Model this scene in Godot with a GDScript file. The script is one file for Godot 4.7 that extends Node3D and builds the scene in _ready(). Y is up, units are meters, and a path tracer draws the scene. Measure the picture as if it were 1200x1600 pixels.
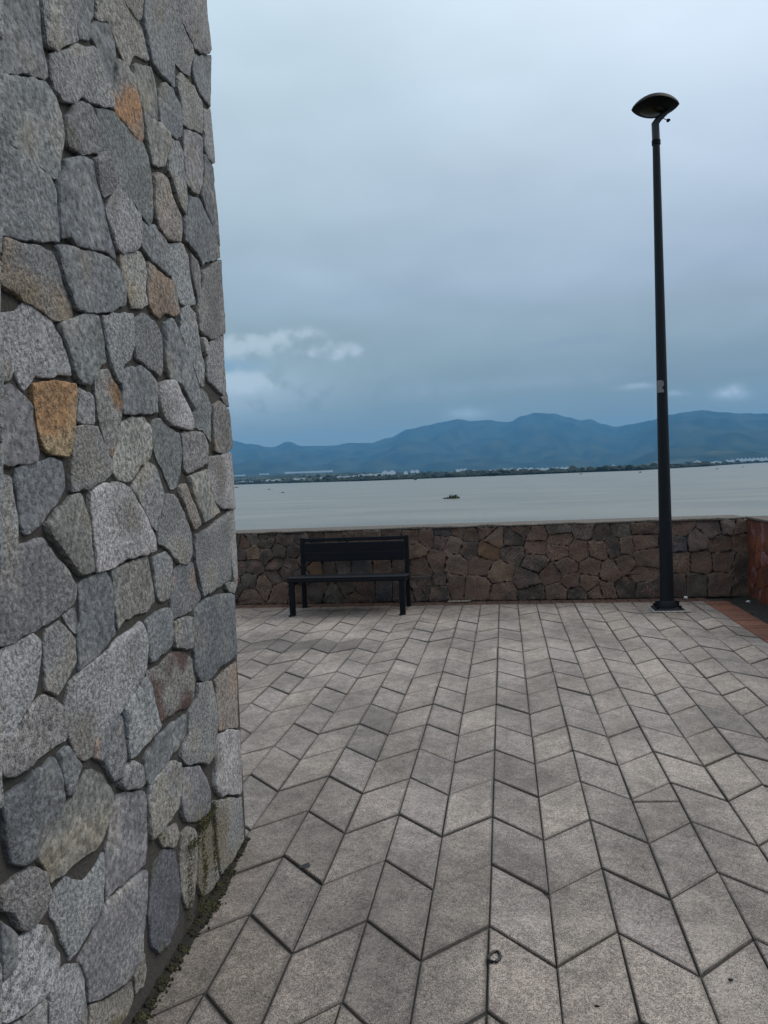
extends Node3D
# A lakeside terrace under a rain-laden sky: a tall rubble stone wall on the left, chevron pavers,
# a black bench in front of a low stone parapet, a lamp post, the lake and mountains in haze.
# World axes: the paver columns run along -Z towards the parapet, X runs along the parapet.

const EYE := Vector3(0, 1.55, 0)
const PAVER_X0 := -0.1004      # a column joint
const PAVER_W := 0.2133
const PAVER_L := 0.4266
const PAVER_Z0 := -3.029       # a chevron peak on that joint
const PARAPET_Z := -9.35
const WATER_Y := -3.0

var rng := RandomNumberGenerator.new()
var fine := FastNoiseLite.new()
var broad := FastNoiseLite.new()
var taken := {}
var tall_wall: Node3D
var stone_mat: StandardMaterial3D
var smooth_stone_mat: StandardMaterial3D
var uv_grain := 2.1
var damp_foot := false    # ochre damp stains on the lower stones of the tall wall
var tones := {}

# ---------------------------------------------------------------- helpers

func numbered(called: String) -> String:
	if not taken.has(called):
		taken[called] = 0
		return called
	taken[called] += 1
	return "%s_%03d" % [called, taken[called]]

func tag(o: Node3D, label: String, category: String, group := "", kind := "") -> Node3D:
	o.set_meta("label", label)
	if category != "":
		o.set_meta("category", category)
	if group != "":
		o.set_meta("group", group)
	if kind != "":
		o.set_meta("kind", kind)
	return o

func thing(called: String, at := Vector3.ZERO) -> Node3D:
	var o := Node3D.new()
	o.name = numbered(called)
	o.position = at
	add_child(o)
	return o

func put(called: String, mesh: Mesh, m: Material, parent: Node = self, at := Vector3.ZERO) -> MeshInstance3D:
	var o := MeshInstance3D.new()
	o.name = numbered(called) if parent == self else called
	o.mesh = mesh
	if m:
		o.material_override = m
	o.position = at
	parent.add_child(o, true)
	return o

func lin(c: Color) -> Color:
	return c.linear_to_srgb()

func mat(c: Color, rough := 0.9, metal := 0.0) -> StandardMaterial3D:
	var m := StandardMaterial3D.new()
	m.albedo_color = lin(c)
	m.roughness = rough
	m.metallic = metal
	return m

func noise_tex(size: int, freq: float, octaves: int, type := FastNoiseLite.TYPE_SIMPLEX_SMOOTH, seed_ := 1) -> Image:
	var n := FastNoiseLite.new()
	n.seed = seed_
	n.noise_type = type
	n.frequency = freq
	n.fractal_octaves = octaves
	return n.get_seamless_image(size, size)

# one grey image out of several layers: each layer [image bytes, weight]; result centred on mid
func layered(size: int, layers: Array, mid: float, specks: Array = []) -> Image:
	var data := PackedByteArray()
	data.resize(size * size * 3)
	var bytes := []
	for l in layers:
		l[0].convert(Image.FORMAT_L8)
		bytes.append(l[0].get_data())
	var sb := []
	for s in specks:
		s[0].convert(Image.FORMAT_L8)
		sb.append(s[0].get_data())
	for i in size * size:
		var v := mid
		for k in layers.size():
			v += (bytes[k][i] / 255.0 - 0.5) * layers[k][1]
		for k in specks.size():
			if sb[k][i] / 255.0 > specks[k][1]:
				v *= specks[k][2]
		var b := int(clampf(v, 0.0, 1.0) * 255.0)
		data[i * 3] = b
		data[i * 3 + 1] = b
		data[i * 3 + 2] = b
	var im := Image.create_from_data(size, size, false, Image.FORMAT_RGB8, data)
	return im

func box_into(st: SurfaceTool, at: Vector3, size: Vector3, bevel := 0.0) -> void:
	# a box with chamfered long edges when bevel > 0 (profile in the two smaller axes of the box is kept simple: all 12 edges)
	var h := size * 0.5
	var b := minf(bevel, minf(h.x, minf(h.y, h.z)) * 0.9)
	st.set_smooth_group(-1)
	if b <= 0.0:
		for ax in 3:
			for s in [-1.0, 1.0]:
				var n := Vector3.ZERO
				n[ax] = s
				var u := Vector3.ZERO
				u[(ax + 1) % 3] = 1.0
				var v := n.cross(u)
				quad(st, at + (n - u - v) * h, at + (n + u - v) * h, at + (n + u + v) * h, at + (n - u + v) * h, n)
		return
	var k := h - Vector3(b, b, b)
	for ax in 3:
		var a1 := (ax + 1) % 3
		var a2 := (ax + 2) % 3
		for s in [-1.0, 1.0]:
			var p := []
			for q in [[-1, -1], [1, -1], [1, 1], [-1, 1]]:
				var c := Vector3.ZERO
				c[ax] = s * h[ax]
				c[a1] = q[0] * k[a1]
				c[a2] = q[1] * k[a2]
				p.append(at + c)
			var n := Vector3.ZERO
			n[ax] = s
			quad(st, p[0], p[1], p[2], p[3], n)
		for s1 in [-1.0, 1.0]:
			for s2 in [-1.0, 1.0]:
				var p := []
				for q in [[-1, 0], [1, 0], [1, 1], [-1, 1]]:
					var c := Vector3.ZERO
					c[ax] = q[0] * k[ax]
					c[a1] = s1 * (k[a1] if q[1] else h[a1])
					c[a2] = s2 * (h[a2] if q[1] else k[a2])
					p.append(at + c)
				var n := Vector3.ZERO
				n[a1] = s1
				n[a2] = s2
				quad(st, p[0], p[1], p[2], p[3], n)
	for sx in [-1.0, 1.0]:
		for sy in [-1.0, 1.0]:
			for sz in [-1.0, 1.0]:
				var s := Vector3(sx, sy, sz)
				tri(st, at + s * Vector3(h.x, k.y, k.z), at + s * Vector3(k.x, h.y, k.z), at + s * Vector3(k.x, k.y, h.z), s)

func tri(st: SurfaceTool, a: Vector3, b: Vector3, c: Vector3, n: Vector3) -> void:
	if (b - a).cross(c - a).dot(n) > 0.0:     # Godot's fronts run clockwise
		var t := b
		b = c
		c = t
	st.add_vertex(a)
	st.add_vertex(b)
	st.add_vertex(c)

func quad(st: SurfaceTool, a: Vector3, b: Vector3, c: Vector3, d: Vector3, n: Vector3) -> void:
	tri(st, a, b, c, n)
	tri(st, a, c, d, n)

func begin() -> SurfaceTool:
	var st := SurfaceTool.new()
	st.begin(Mesh.PRIMITIVE_TRIANGLES)
	return st

func finish(st: SurfaceTool) -> ArrayMesh:
	st.generate_normals()
	return st.commit()

func box_mesh(size: Vector3, bevel := 0.0, at := Vector3.ZERO) -> ArrayMesh:
	var st := begin()
	box_into(st, at, size, bevel)
	return finish(st)

func tube_into(st: SurfaceTool, path: Array, radii: Array, sides := 16, caps := true) -> void:
	var rings := []
	for i in path.size():
		var d: Vector3 = (path[mini(i + 1, path.size() - 1)] - path[maxi(i - 1, 0)]).normalized()
		var u := d.cross(Vector3.RIGHT if absf(d.x) < 0.9 else Vector3.FORWARD).normalized()
		var v := d.cross(u)
		var ring := []
		for k in sides:
			var a := TAU * k / sides
			ring.append(path[i] + (u * cos(a) + v * sin(a)) * radii[i])
		rings.append(ring)
	st.set_smooth_group(1)
	for i in rings.size() - 1:
		for k in sides:
			var j := (k + 1) % sides
			var mid: Vector3 = (rings[i][k] + rings[i][j] + rings[i + 1][j] + rings[i + 1][k]) * 0.25
			quad(st, rings[i][k], rings[i][j], rings[i + 1][j], rings[i + 1][k], mid - (path[i] + path[i + 1]) * 0.5)
	if caps:
		st.set_smooth_group(-1)
		for e in [0, rings.size() - 1]:
			var o: Vector3 = path[1] - path[0] if e == 0 else path[e - 1] - path[e]
			for k in sides:
				tri(st, path[e], rings[e][k], rings[e][(k + 1) % sides], -o)

# ---------------------------------------------------------------- rubble stones

func centroid(p: PackedVector2Array) -> Vector2:
	var c := Vector2.ZERO
	var area := 0.0
	for i in p.size():
		var a := p[i]
		var b := p[(i + 1) % p.size()]
		var w := a.cross(b)
		area += w
		c += (a + b) * w
	return c / (3.0 * area) if absf(area) > 1e-9 else p[0]

func polygon_area(p: PackedVector2Array) -> float:
	var s := 0.0
	for i in p.size():
		s += p[i].cross(p[(i + 1) % p.size()])
	return absf(s) * 0.5

func inset(p: PackedVector2Array, by: float) -> PackedVector2Array:
	var best := PackedVector2Array()
	var most := 0.0
	for q in Geometry2D.offset_polygon(p, -by, Geometry2D.JOIN_MITER):
		var a := polygon_area(q)
		if a > most:
			most = a
			best = q
	return best

func outline(p: PackedVector2Array, step: float, rough: float, cut := 0.22) -> PackedVector2Array:
	var soft := PackedVector2Array()
	for i in p.size():
		var a := p[i]
		var b := p[(i + 1) % p.size()]
		var l := a.distance_to(b)
		var c := minf(cut, 0.005 / maxf(l, 0.001))
		soft.append(a.lerp(b, c))
		soft.append(a.lerp(b, 1.0 - c))
	var out := PackedVector2Array()
	for i in soft.size():
		var a := soft[i]
		var b := soft[(i + 1) % soft.size()]
		var l := a.distance_to(b)
		if l < 0.0015:
			continue
		var n := maxi(1, int(roundf(l / step)))
		var side := (b - a).orthogonal().normalized()
		for k in n:
			var q := a.lerp(b, float(k) / n)
			out.append(q + side * rough * (fine.get_noise_2d(q.x * 900.0 + 31.0, q.y * 900.0) + 1.3 * broad.get_noise_2d(q.x * 500.0, q.y * 500.0 + 90.0)))
	return out

# a stone in the plane x, y of its wall, standing proud along +z
func stone_mesh(poly: PackedVector2Array, joint: float, proud: float, tone: String, step := 0.03, wear := 1.0) -> ArrayMesh:
	var p := inset(poly, joint)
	if p.size() < 3 or polygon_area(p) < 0.0002:
		return null
	p = outline(p, step, 0.005 * wear)
	var c := centroid(p)
	var look: Array = tones[tone]
	var base: Color = look[0]
	var stain: Color = look[1]
	var share: float = look[2]
	var relief: float = look[3] * wear
	var tint := rng.randf_range(0.88, 1.12)
	var lean := Vector2(rng.randf_range(-1, 1), rng.randf_range(-1, 1)) * 0.02
	var shift := Vector2(rng.randf(), rng.randf()) * 7.0
	var turn := rng.randf() * TAU
	uv_grain = rng.randf_range(1.3, 3.0)
	var reach := sqrt(polygon_area(p))
	var rings := [[0.0, -0.05], [0.0, proud * 0.72], [0.0025, proud * 0.93], [0.009, proud]]
	var inner := [0.8, 0.55, 0.28] if reach > 0.13 else ([0.7, 0.35] if reach > 0.06 else [0.5])
	for s in inner:
		rings.append([-s, proud])
	var st := begin()
	st.set_smooth_group(1)
	var rows := []
	for ri in rings.size():
		var r: Array = rings[ri]
		var row := []
		for q in p:
			var d := q - c
			var l := d.length()
			var at: Vector2
			if r[0] >= 0.0:
				at = c + d * maxf(0.3, 1.0 - r[0] / maxf(l, 0.001))
			else:
				at = c + d * (-r[0]) * maxf(0.3, 1.0 - 0.013 / maxf(l, 0.001))
			var z: float = r[1]
			if ri > 1:
				var big := broad.get_noise_2d(at.x * 70.0 + shift.x * 90.0, at.y * 70.0)
				var small := fine.get_noise_2d(at.x * 260.0 + shift.y * 50.0, at.y * 260.0)
				z += (lean.dot(at - c) + relief * (0.7 * big + 0.4 * small)) * (1.0 if ri > 2 else 0.75)
			row.append(Vector3(at.x, at.y, z))
		rows.append(row)
	var mid := Vector3(c.x, c.y, proud + relief * 0.7 * broad.get_noise_2d(c.x * 70.0 + shift.x * 90.0, c.y * 70.0))
	for ri in rows.size() - 1:
		st.set_smooth_group(mini(ri, 2) + 1)
		for k in p.size():
			var j := (k + 1) % p.size()
			stone_face(st, [rows[ri][k], rows[ri][j], rows[ri + 1][j], rows[ri + 1][k]], shift, turn, base, stain, share, tint)
	var last: Array = rows[rows.size() - 1]
	for k in p.size():
		stone_face(st, [last[k], last[(k + 1) % p.size()], mid], shift, turn, base, stain, share, tint)
	return finish(st)

func stone_face(st: SurfaceTool, c: Array, shift: Vector2, turn: float, base: Color, stain: Color, share: float, tint: float) -> void:
	# the outline runs counterclockwise seen from the front, so the order is reversed for Godot
	var order := [0, 2, 1] if c.size() == 3 else [0, 2, 1, 0, 3, 2]
	for i in order:
		var v: Vector3 = c[i]
		var q := Vector2(v.x, v.y)
		var n1 := broad.get_noise_2d(q.x * 110.0 + shift.x * 40.0, q.y * 110.0 + shift.y * 40.0)
		var n2 := fine.get_noise_2d(q.x * 340.0, q.y * 340.0)
		var s := clampf((n1 + 0.35 * n2 + 0.55 * (2.0 * share - 1.0)) * 3.0 + 0.5, 0.0, 1.0) if share > 0.0 else 0.0
		var col := base.lerp(stain, s) * (tint * (1.0 + 0.22 * n2 + 0.2 * n1))
		if damp_foot:
			var d := hat(q.x, -0.50, 0.17) * hat(q.y, 0.26, 0.20) + 0.35 * hat(q.y, 0.0, 0.16)
			col = col.lerp(Color(0.20, 0.155, 0.075), 0.7 * clampf(1.5 * d + 1.2 * n1 + 0.5 * n2 - 0.35, 0.0, 1.0))
		col.a = 1.0
		st.set_color(col)
		st.set_uv((q + Vector2(v.z, v.z) * 0.7).rotated(turn) * uv_grain + shift)
		st.add_vertex(v)

func rubble(tone: String, flat: Array) -> void:
	var poly := PackedVector2Array()
	for i in range(0, flat.size(), 2):
		poly.append(Vector2(flat[i], flat[i + 1]))
	var deep := 0.012 if tone == "bm" else rng.randf_range(0.010, 0.023)
	var m := stone_mesh(poly, -0.0022, deep, tone, 0.024)
	if m:
		put("stone", m, smooth_stone_mat if tone in ["b", "bd", "gg", "gd", "n", "nb", "p", "bm", "os", "tg"] else stone_mat, tall_wall)

func half_plane(p: PackedVector2Array, at: Vector2, n: Vector2) -> PackedVector2Array:
	# keeps what lies on the side away from n
	var out := PackedVector2Array()
	for i in p.size():
		var a := p[i]
		var b := p[(i + 1) % p.size()]
		var da := (a - at).dot(n)
		var db := (b - at).dot(n)
		if da <= 0.0:
			out.append(a)
		if (da < 0.0 and db > 0.0) or (da > 0.0 and db < 0.0):
			out.append(a.lerp(b, da / (da - db)))
	return out

func cell(seeds: Array, i: int, bounds: PackedVector2Array, squash := 1.0) -> PackedVector2Array:
	var p := bounds
	var a: Vector2 = seeds[i]
	for j in seeds.size():
		var b: Vector2 = seeds[j]
		if j == i or absf(a.x - b.x) > 0.9 or absf(a.y - b.y) > 0.9:
			continue
		var d := b - a
		p = half_plane(p, (a + b) * 0.5, Vector2(d.x * squash, d.y))
		if p.size() < 3:
			return p
	return p

func rect(x0: float, y0: float, x1: float, y1: float) -> PackedVector2Array:
	return PackedVector2Array([Vector2(x0, y0), Vector2(x1, y0), Vector2(x1, y1), Vector2(x0, y1)])

func scatter(x0: float, y0: float, x1: float, y1: float, gap: float, squash := 1.0) -> Array:
	var out := []
	var ny := maxi(1, int((y1 - y0) / (gap * squash)))
	var nx := maxi(1, int((x1 - x0) / gap))
	for iy in ny:
		for ix in nx:
			out.append(Vector2(x0 + (ix + 0.5 + 0.5 * (iy % 2) - 0.25 + rng.randf_range(-0.33, 0.33)) * (x1 - x0) / nx, y0 + (iy + 0.5 + rng.randf_range(-0.36, 0.36)) * (y1 - y0) / ny))
	return out

# ---------------------------------------------------------------- far country

const FAR_AZ := [-80.0, -30.0, -19.8, -15.4, -10.7, -6.9, -3.1, 0.6, 5.1, 9.5, 13.7, 17.6, 30.0, 80.0]
const FAR_SHORE := [2200.0, 1900.0, 1500.0, 1150.0, 900.0, 880.0, 870.0, 840.0, 850.0, 830.0, 1150.0, 2200.0, 2600.0, 3000.0]
const FAR_SLOPE := [0.012, 0.012, 0.0125, 0.0125, 0.0095, 0.0065, 0.0045, 0.0026, 0.0018, 0.0016, 0.0022, 0.0032, 0.004, 0.004]
const RIDGE := [-19.9, 3.05, -18.5, 2.75, -16.9, 2.45, -15.7, 2.82, -14.7, 2.46, -12.3, 2.41, -11.3, 2.56, -9.7, 2.50, -8.3, 2.82, -6.8, 3.39, -5.5, 3.60, -4.4, 3.78, -3.2, 3.95, -2.1, 3.76, -1.0, 3.80, -0.1, 3.62, 0.6, 3.58, 1.4, 3.95, 2.4, 4.13, 3.7, 4.01, 4.7, 3.69, 5.6, 3.41, 6.2, 3.46, 7.1, 3.06, 8.0, 2.82, 9.0, 2.95, 10.3, 3.12, 11.5, 3.44, 12.6, 3.55, 13.6, 3.61, 14.8, 3.39, 16.2, 3.21, 17.6, 3.11]

func along(xs: Array, ys: Array, x: float) -> float:
	if x <= xs[0]:
		return ys[0]
	for i in xs.size() - 1:
		if x <= xs[i + 1]:
			return lerpf(ys[i], ys[i + 1], (x - xs[i]) / (xs[i + 1] - xs[i]))
	return ys[ys.size() - 1]

func ridge_angle(az: float) -> float:
	var n := RIDGE.size()
	var wild := 3.0 + 0.9 * broad.get_noise_2d(az * 14.0, 5.0) + 0.3 * broad.get_noise_2d(az * 60.0, 9.0)
	if az < RIDGE[0]:
		return lerpf(RIDGE[1], wild, clampf((RIDGE[0] - az) / 5.0, 0.0, 1.0))
	if az > RIDGE[n - 2]:
		return lerpf(RIDGE[n - 1], wild, clampf((az - RIDGE[n - 2]) / 5.0, 0.0, 1.0))
	for i in range(0, n - 2, 2):
		if az <= RIDGE[i + 2]:
			var t: float = (az - RIDGE[i]) / (RIDGE[i + 2] - RIDGE[i])
			return lerpf(RIDGE[i + 1], RIDGE[i + 3], t * t * (3.0 - 2.0 * t)) + 0.035 * fine.get_noise_1d(az * 500.0)
	return wild

func plain_height(az: float, r: float) -> float:
	var rs := along(FAR_AZ, FAR_SHORE, az)
	return -2.7 + (along(FAR_AZ, FAR_SLOPE, az) * (r - rs) if r > rs else 0.05 * (r - rs))

func hill_height(az: float, r: float, crest: float) -> float:
	var far := 9500.0 if az < 8.0 else lerpf(9500.0, 8200.0, clampf((az - 8.0) / 3.0, 0.0, 1.0))
	var foot := 4700.0 if az < 8.0 else lerpf(4700.0, 3700.0, clampf((az - 8.0) / 4.0, 0.0, 1.0))
	var base := plain_height(az, minf(r, foot))
	var t := clampf((r - foot) / (far - foot), 0.0, 1.0)
	var top := 1.55 + tan(deg_to_rad(crest)) * far
	var x := sin(deg_to_rad(az)) * r
	var z := cos(deg_to_rad(az)) * r
	var spur := absf(broad.get_noise_2d(x * 0.035, z * 0.02)) * 2.0
	var rough := broad.get_noise_2d(x * 0.11, z * 0.07 + 77.0)
	var h := lerpf(base, top, pow(t, 1.55)) + (t * (1.0 - t)) * 4.0 * (75.0 * (spur - 0.6) + 38.0 * rough)
	if r > far:
		h = top - (r - far) * 0.25
	return h

func polar(az: float, r: float, y: float) -> Vector3:
	return Vector3(sin(deg_to_rad(az)) * r, y, -cos(deg_to_rad(az)) * r)

func build_far_land() -> void:
	var st := begin()
	st.set_smooth_group(1)
	var rows := []
	var cols := []
	var steps := []
	for k in 13:
		steps.append(-60.0 + k * 20.0 if k < 6 else 60.0 + pow((k - 5) / 8.0, 1.5) * 2300.0)
	var azs := []
	var a := -78.0
	while a <= 78.0:
		azs.append(a)
		a += 0.2 if absf(a) < 24.0 else 1.0
	var n := 0
	for az in azs:
		var rs := along(FAR_AZ, FAR_SHORE, az)
		var crest := ridge_angle(az)
		var row := []
		var far := 9500.0 if az < 8.0 else lerpf(9500.0, 8200.0, clampf((az - 8.0) / 3.0, 0.0, 1.0))
		for k in 13:
			row.append(rs + steps[k] * (3700.0 - rs) / 2360.0)
		for k in 30:
			row.append(3700.0 + (k + 1) / 30.0 * (far - 3700.0))
		row.append(far + 400.0)
		row.append(far + 1800.0)
		n = row.size()
		for r in row:
			var h := hill_height(az, r, crest)
			var p := polar(az, r, h)
			st.set_color(land_color(p, r))
			st.add_vertex(p)
	for i in azs.size() - 1:
		for k in n - 1:
			var q := i * n + k
			for v in [q, q + 1, q + n, q + 1, q + n + 1, q + n]:
				st.add_index(v)
	st.generate_normals()
	var m := mat(Color(1, 1, 1), 1.0)
	m.vertex_color_use_as_albedo = true
	m.specular_mode = BaseMaterial3D.SPECULAR_DISABLED
	put("hills", st.commit(), m).set_meta("kind", "structure")

func land_color(p: Vector3, r: float) -> Color:
	var n := broad.get_noise_2d(p.x * 0.12, p.z * 0.05)
	var f := fine.get_noise_2d(p.x * 0.35, p.z * 0.2)
	var c := Color(0.020, 0.030, 0.022).lerp(Color(0.055, 0.065, 0.04), clampf(0.5 + n + 0.6 * f, 0.0, 1.0))
	if r < 4500.0:
		c = c.lerp(Color(0.10, 0.10, 0.06), clampf(0.3 + n * 1.5, 0.0, 0.7))
	return c

func crown_mesh(seed_: int) -> ArrayMesh:
	# an uneven bushy crown: a rough ball of 48 facets with a flat foot
	var st := begin()
	st.set_smooth_group(-1)
	var rows := []
	for i in 5:
		var row := []
		for k in 6:
			var b := PI * (i / 4.0)
			var g := TAU * (k + 0.5 * (i % 2)) / 6.0
			var d := Vector3(sin(b) * cos(g), cos(b), sin(b) * sin(g))
			var w := 1.0 + 0.55 * fine.get_noise_3d(d.x * 90.0 + seed_ * 77.0, d.y * 90.0, d.z * 90.0)
			row.append(Vector3(d.x * 0.5 * w, 0.5 + d.y * 0.5 * w, d.z * 0.5 * w))
		rows.append(row)
	for i in 4:
		for k in 6:
			var j := (k + 1) % 6
			quad(st, rows[i][k], rows[i][j], rows[i + 1][j], rows[i + 1][k], (rows[i][k] + rows[i + 1][j]) * 0.5 - Vector3(0, 0.5, 0))
	return finish(st)

func multi(called: String, mesh: Mesh, m: Material, spots: Array, colors: Array) -> MultiMeshInstance3D:
	var mm := MultiMesh.new()
	mm.transform_format = MultiMesh.TRANSFORM_3D
	mm.use_colors = true
	mm.mesh = mesh
	mm.instance_count = spots.size()
	for i in spots.size():
		mm.set_instance_transform(i, spots[i])
		mm.set_instance_color(i, colors[i])
	var o := MultiMeshInstance3D.new()
	o.name = numbered(called)
	o.multimesh = mm
	o.material_override = m
	return o

func build_shore_trees() -> void:
	var m := mat(Color(1, 1, 1), 1.0)
	m.vertex_color_use_as_albedo = true
	for kind in 3:
		var spots := []
		var colors := []
		for i in 1900:
			var az := rng.randf_range(-34.0, 34.0) if i % 4 == 0 else rng.randf_range(-21.0, 19.0)
			var rs := along(FAR_AZ, FAR_SHORE, az)
			var r: float
			var clump := broad.get_noise_2d(az * 160.0, kind * 50.0)
			var w := rng.randf()
			if w < 0.74:
				r = rs + rng.randf_range(2.0, 45.0)
			elif w < 0.86:
				r = rs + 150.0 + rng.randf() * 450.0
			else:
				r = rs + 600.0 + rng.randf() * 2600.0
			var h := rng.randf_range(1.0, 2.3) * (1.0 + 0.6 * clump)
			if az > -6.0:
				h *= 1.25
			if r > rs + 100.0:
				h *= 1.3
			if rng.randf() < 0.09:
				h *= 1.9
			var wide := h * rng.randf_range(1.1, 2.6)
			var b := Basis(Vector3.UP, rng.randf() * TAU) * Basis.from_scale(Vector3(wide, h * 1.15, wide))
			spots.append(Transform3D(b, polar(az, r, plain_height(az, r) - 0.1 * h)))
			var g := rng.randf_range(0.7, 1.3)
			colors.append(Color(0.016 * g, 0.024 * g, 0.013 * g))
		var o := multi("shore_trees", crown_mesh(kind), m, spots, colors)
		add_child(o)
		tag(o, "dark green trees and bushes massed along the far shore", "trees", "", "stuff")

func far_building(az: float, r: float, wide: float, high: float, label: String) -> void:
	var y := plain_height(az, r) - 0.2
	var o := thing("white_building", polar(az, r, y))
	o.rotation.y = -deg_to_rad(az)
	tag(o, label, "building", "long white buildings on the far shore")
	var white := mat(Color(0.78, 0.80, 0.82), 0.7)
	var deep := clampf(wide * 0.5, 12.0, 30.0)
	var wall_h := high * 0.62
	put("wall", box_mesh(Vector3(wide, wall_h, deep), 0.0, Vector3(0, wall_h * 0.5, 0)), white, o)
	var spans := maxi(1, int(wide / 14.0))
	var st := begin()
	st.set_smooth_group(-1)
	for i in spans:
		var x0 := -wide * 0.5 - 0.2 + (wide + 0.4) * i / spans
		var x1 := -wide * 0.5 - 0.2 + (wide + 0.4) * (i + 1) / spans
		var xm := (x0 + x1) * 0.5
		var z0 := deep * 0.5 + 0.2
		var e := wall_h + 0.02
		quad(st, Vector3(x0, e, z0), Vector3(xm, high, z0), Vector3(xm, high, -z0), Vector3(x0, e, -z0), Vector3(-0.3, 1, 0))
		quad(st, Vector3(x1, e, z0), Vector3(xm, high, z0), Vector3(xm, high, -z0), Vector3(x1, e, -z0), Vector3(0.3, 1, 0))
		tri(st, Vector3(x0, e, z0), Vector3(x1, e, z0), Vector3(xm, high, z0), Vector3(0, 0, 1))
		tri(st, Vector3(x0, e, -z0), Vector3(x1, e, -z0), Vector3(xm, high, -z0), Vector3(0, 0, -1))
	put("roof", finish(st), mat(Color(0.70, 0.73, 0.76), 0.6), o)

func floating_plants(at: Vector3, wide: float, high: float, label: String) -> void:
	var o := thing("floating_plants", at)
	tag(o, label, "floating plants", "clumps of plants floating on the lake")
	var st := begin()
	st.set_smooth_group(-1)
	for i in 130:
		var u := rng.randf_range(-1.0, 1.0)
		var tall := high * rng.randf_range(0.35, 1.0) * (0.35 + 0.65 * exp(-pow((u - 0.25) * 2.0, 2.0)))
		var p := Vector3(u * wide * 0.5, -0.03, rng.randf_range(-0.5, 0.5) * wide * 0.45)
		var lean := Vector3(rng.randf_range(-1, 1), 0, rng.randf_range(-1, 1)) * tall * 0.7
		var s := Vector3(rng.randf_range(-1, 1), 0, rng.randf_range(-1, 1)).normalized() * wide * 0.035
		tri(st, p - s, p + s, p + lean * 0.6 + Vector3(0, tall * 0.7, 0) + s * 1.6, Vector3(0, 0, 1))
		tri(st, p - s, p + lean + Vector3(0, tall, 0), p + lean * 0.6 + Vector3(0, tall * 0.7, 0) + s * 1.6, Vector3(0, 0, 1))
	put("leaves", finish(st), mat(Color(0.05, 0.065, 0.03), 0.9), o)
	var mat_mesh := crown_mesh(int(at.z) % 50)
	var base := put("root_mat", mat_mesh, mat(Color(0.035, 0.035, 0.02), 0.95), o, Vector3(0, -0.06 * high, 0))
	base.scale = Vector3(wide, high * 0.3, wide * 0.5)

# ---------------------------------------------------------------- sky

func hat(x: float, c: float, w: float) -> float:
	var d := (x - c) / w
	return exp(-d * d)

var sky_noise := FastNoiseLite.new()
var puff_noise := FastNoiseLite.new()
const SKY_EL := [-2.0, 1.0, 3.5, 5.5, 7.5, 10.0, 13.0, 17.0, 21.0, 25.0, 31.0, 45.0, 65.0, 90.0]
const SKY_R := [156.0, 148.0, 135.0, 129.0, 132.0, 142.0, 150.0, 161.0, 170.0, 178.0, 189.0, 206.0, 217.0, 222.0]
const SKY_G := [170.0, 161.0, 149.0, 145.0, 149.0, 159.0, 167.0, 178.0, 187.0, 196.0, 206.0, 219.0, 227.0, 231.0]
const SKY_B := [168.0, 156.0, 145.0, 144.0, 150.0, 163.0, 179.0, 189.0, 198.0, 207.0, 217.0, 231.0, 236.0, 239.0]

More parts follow.
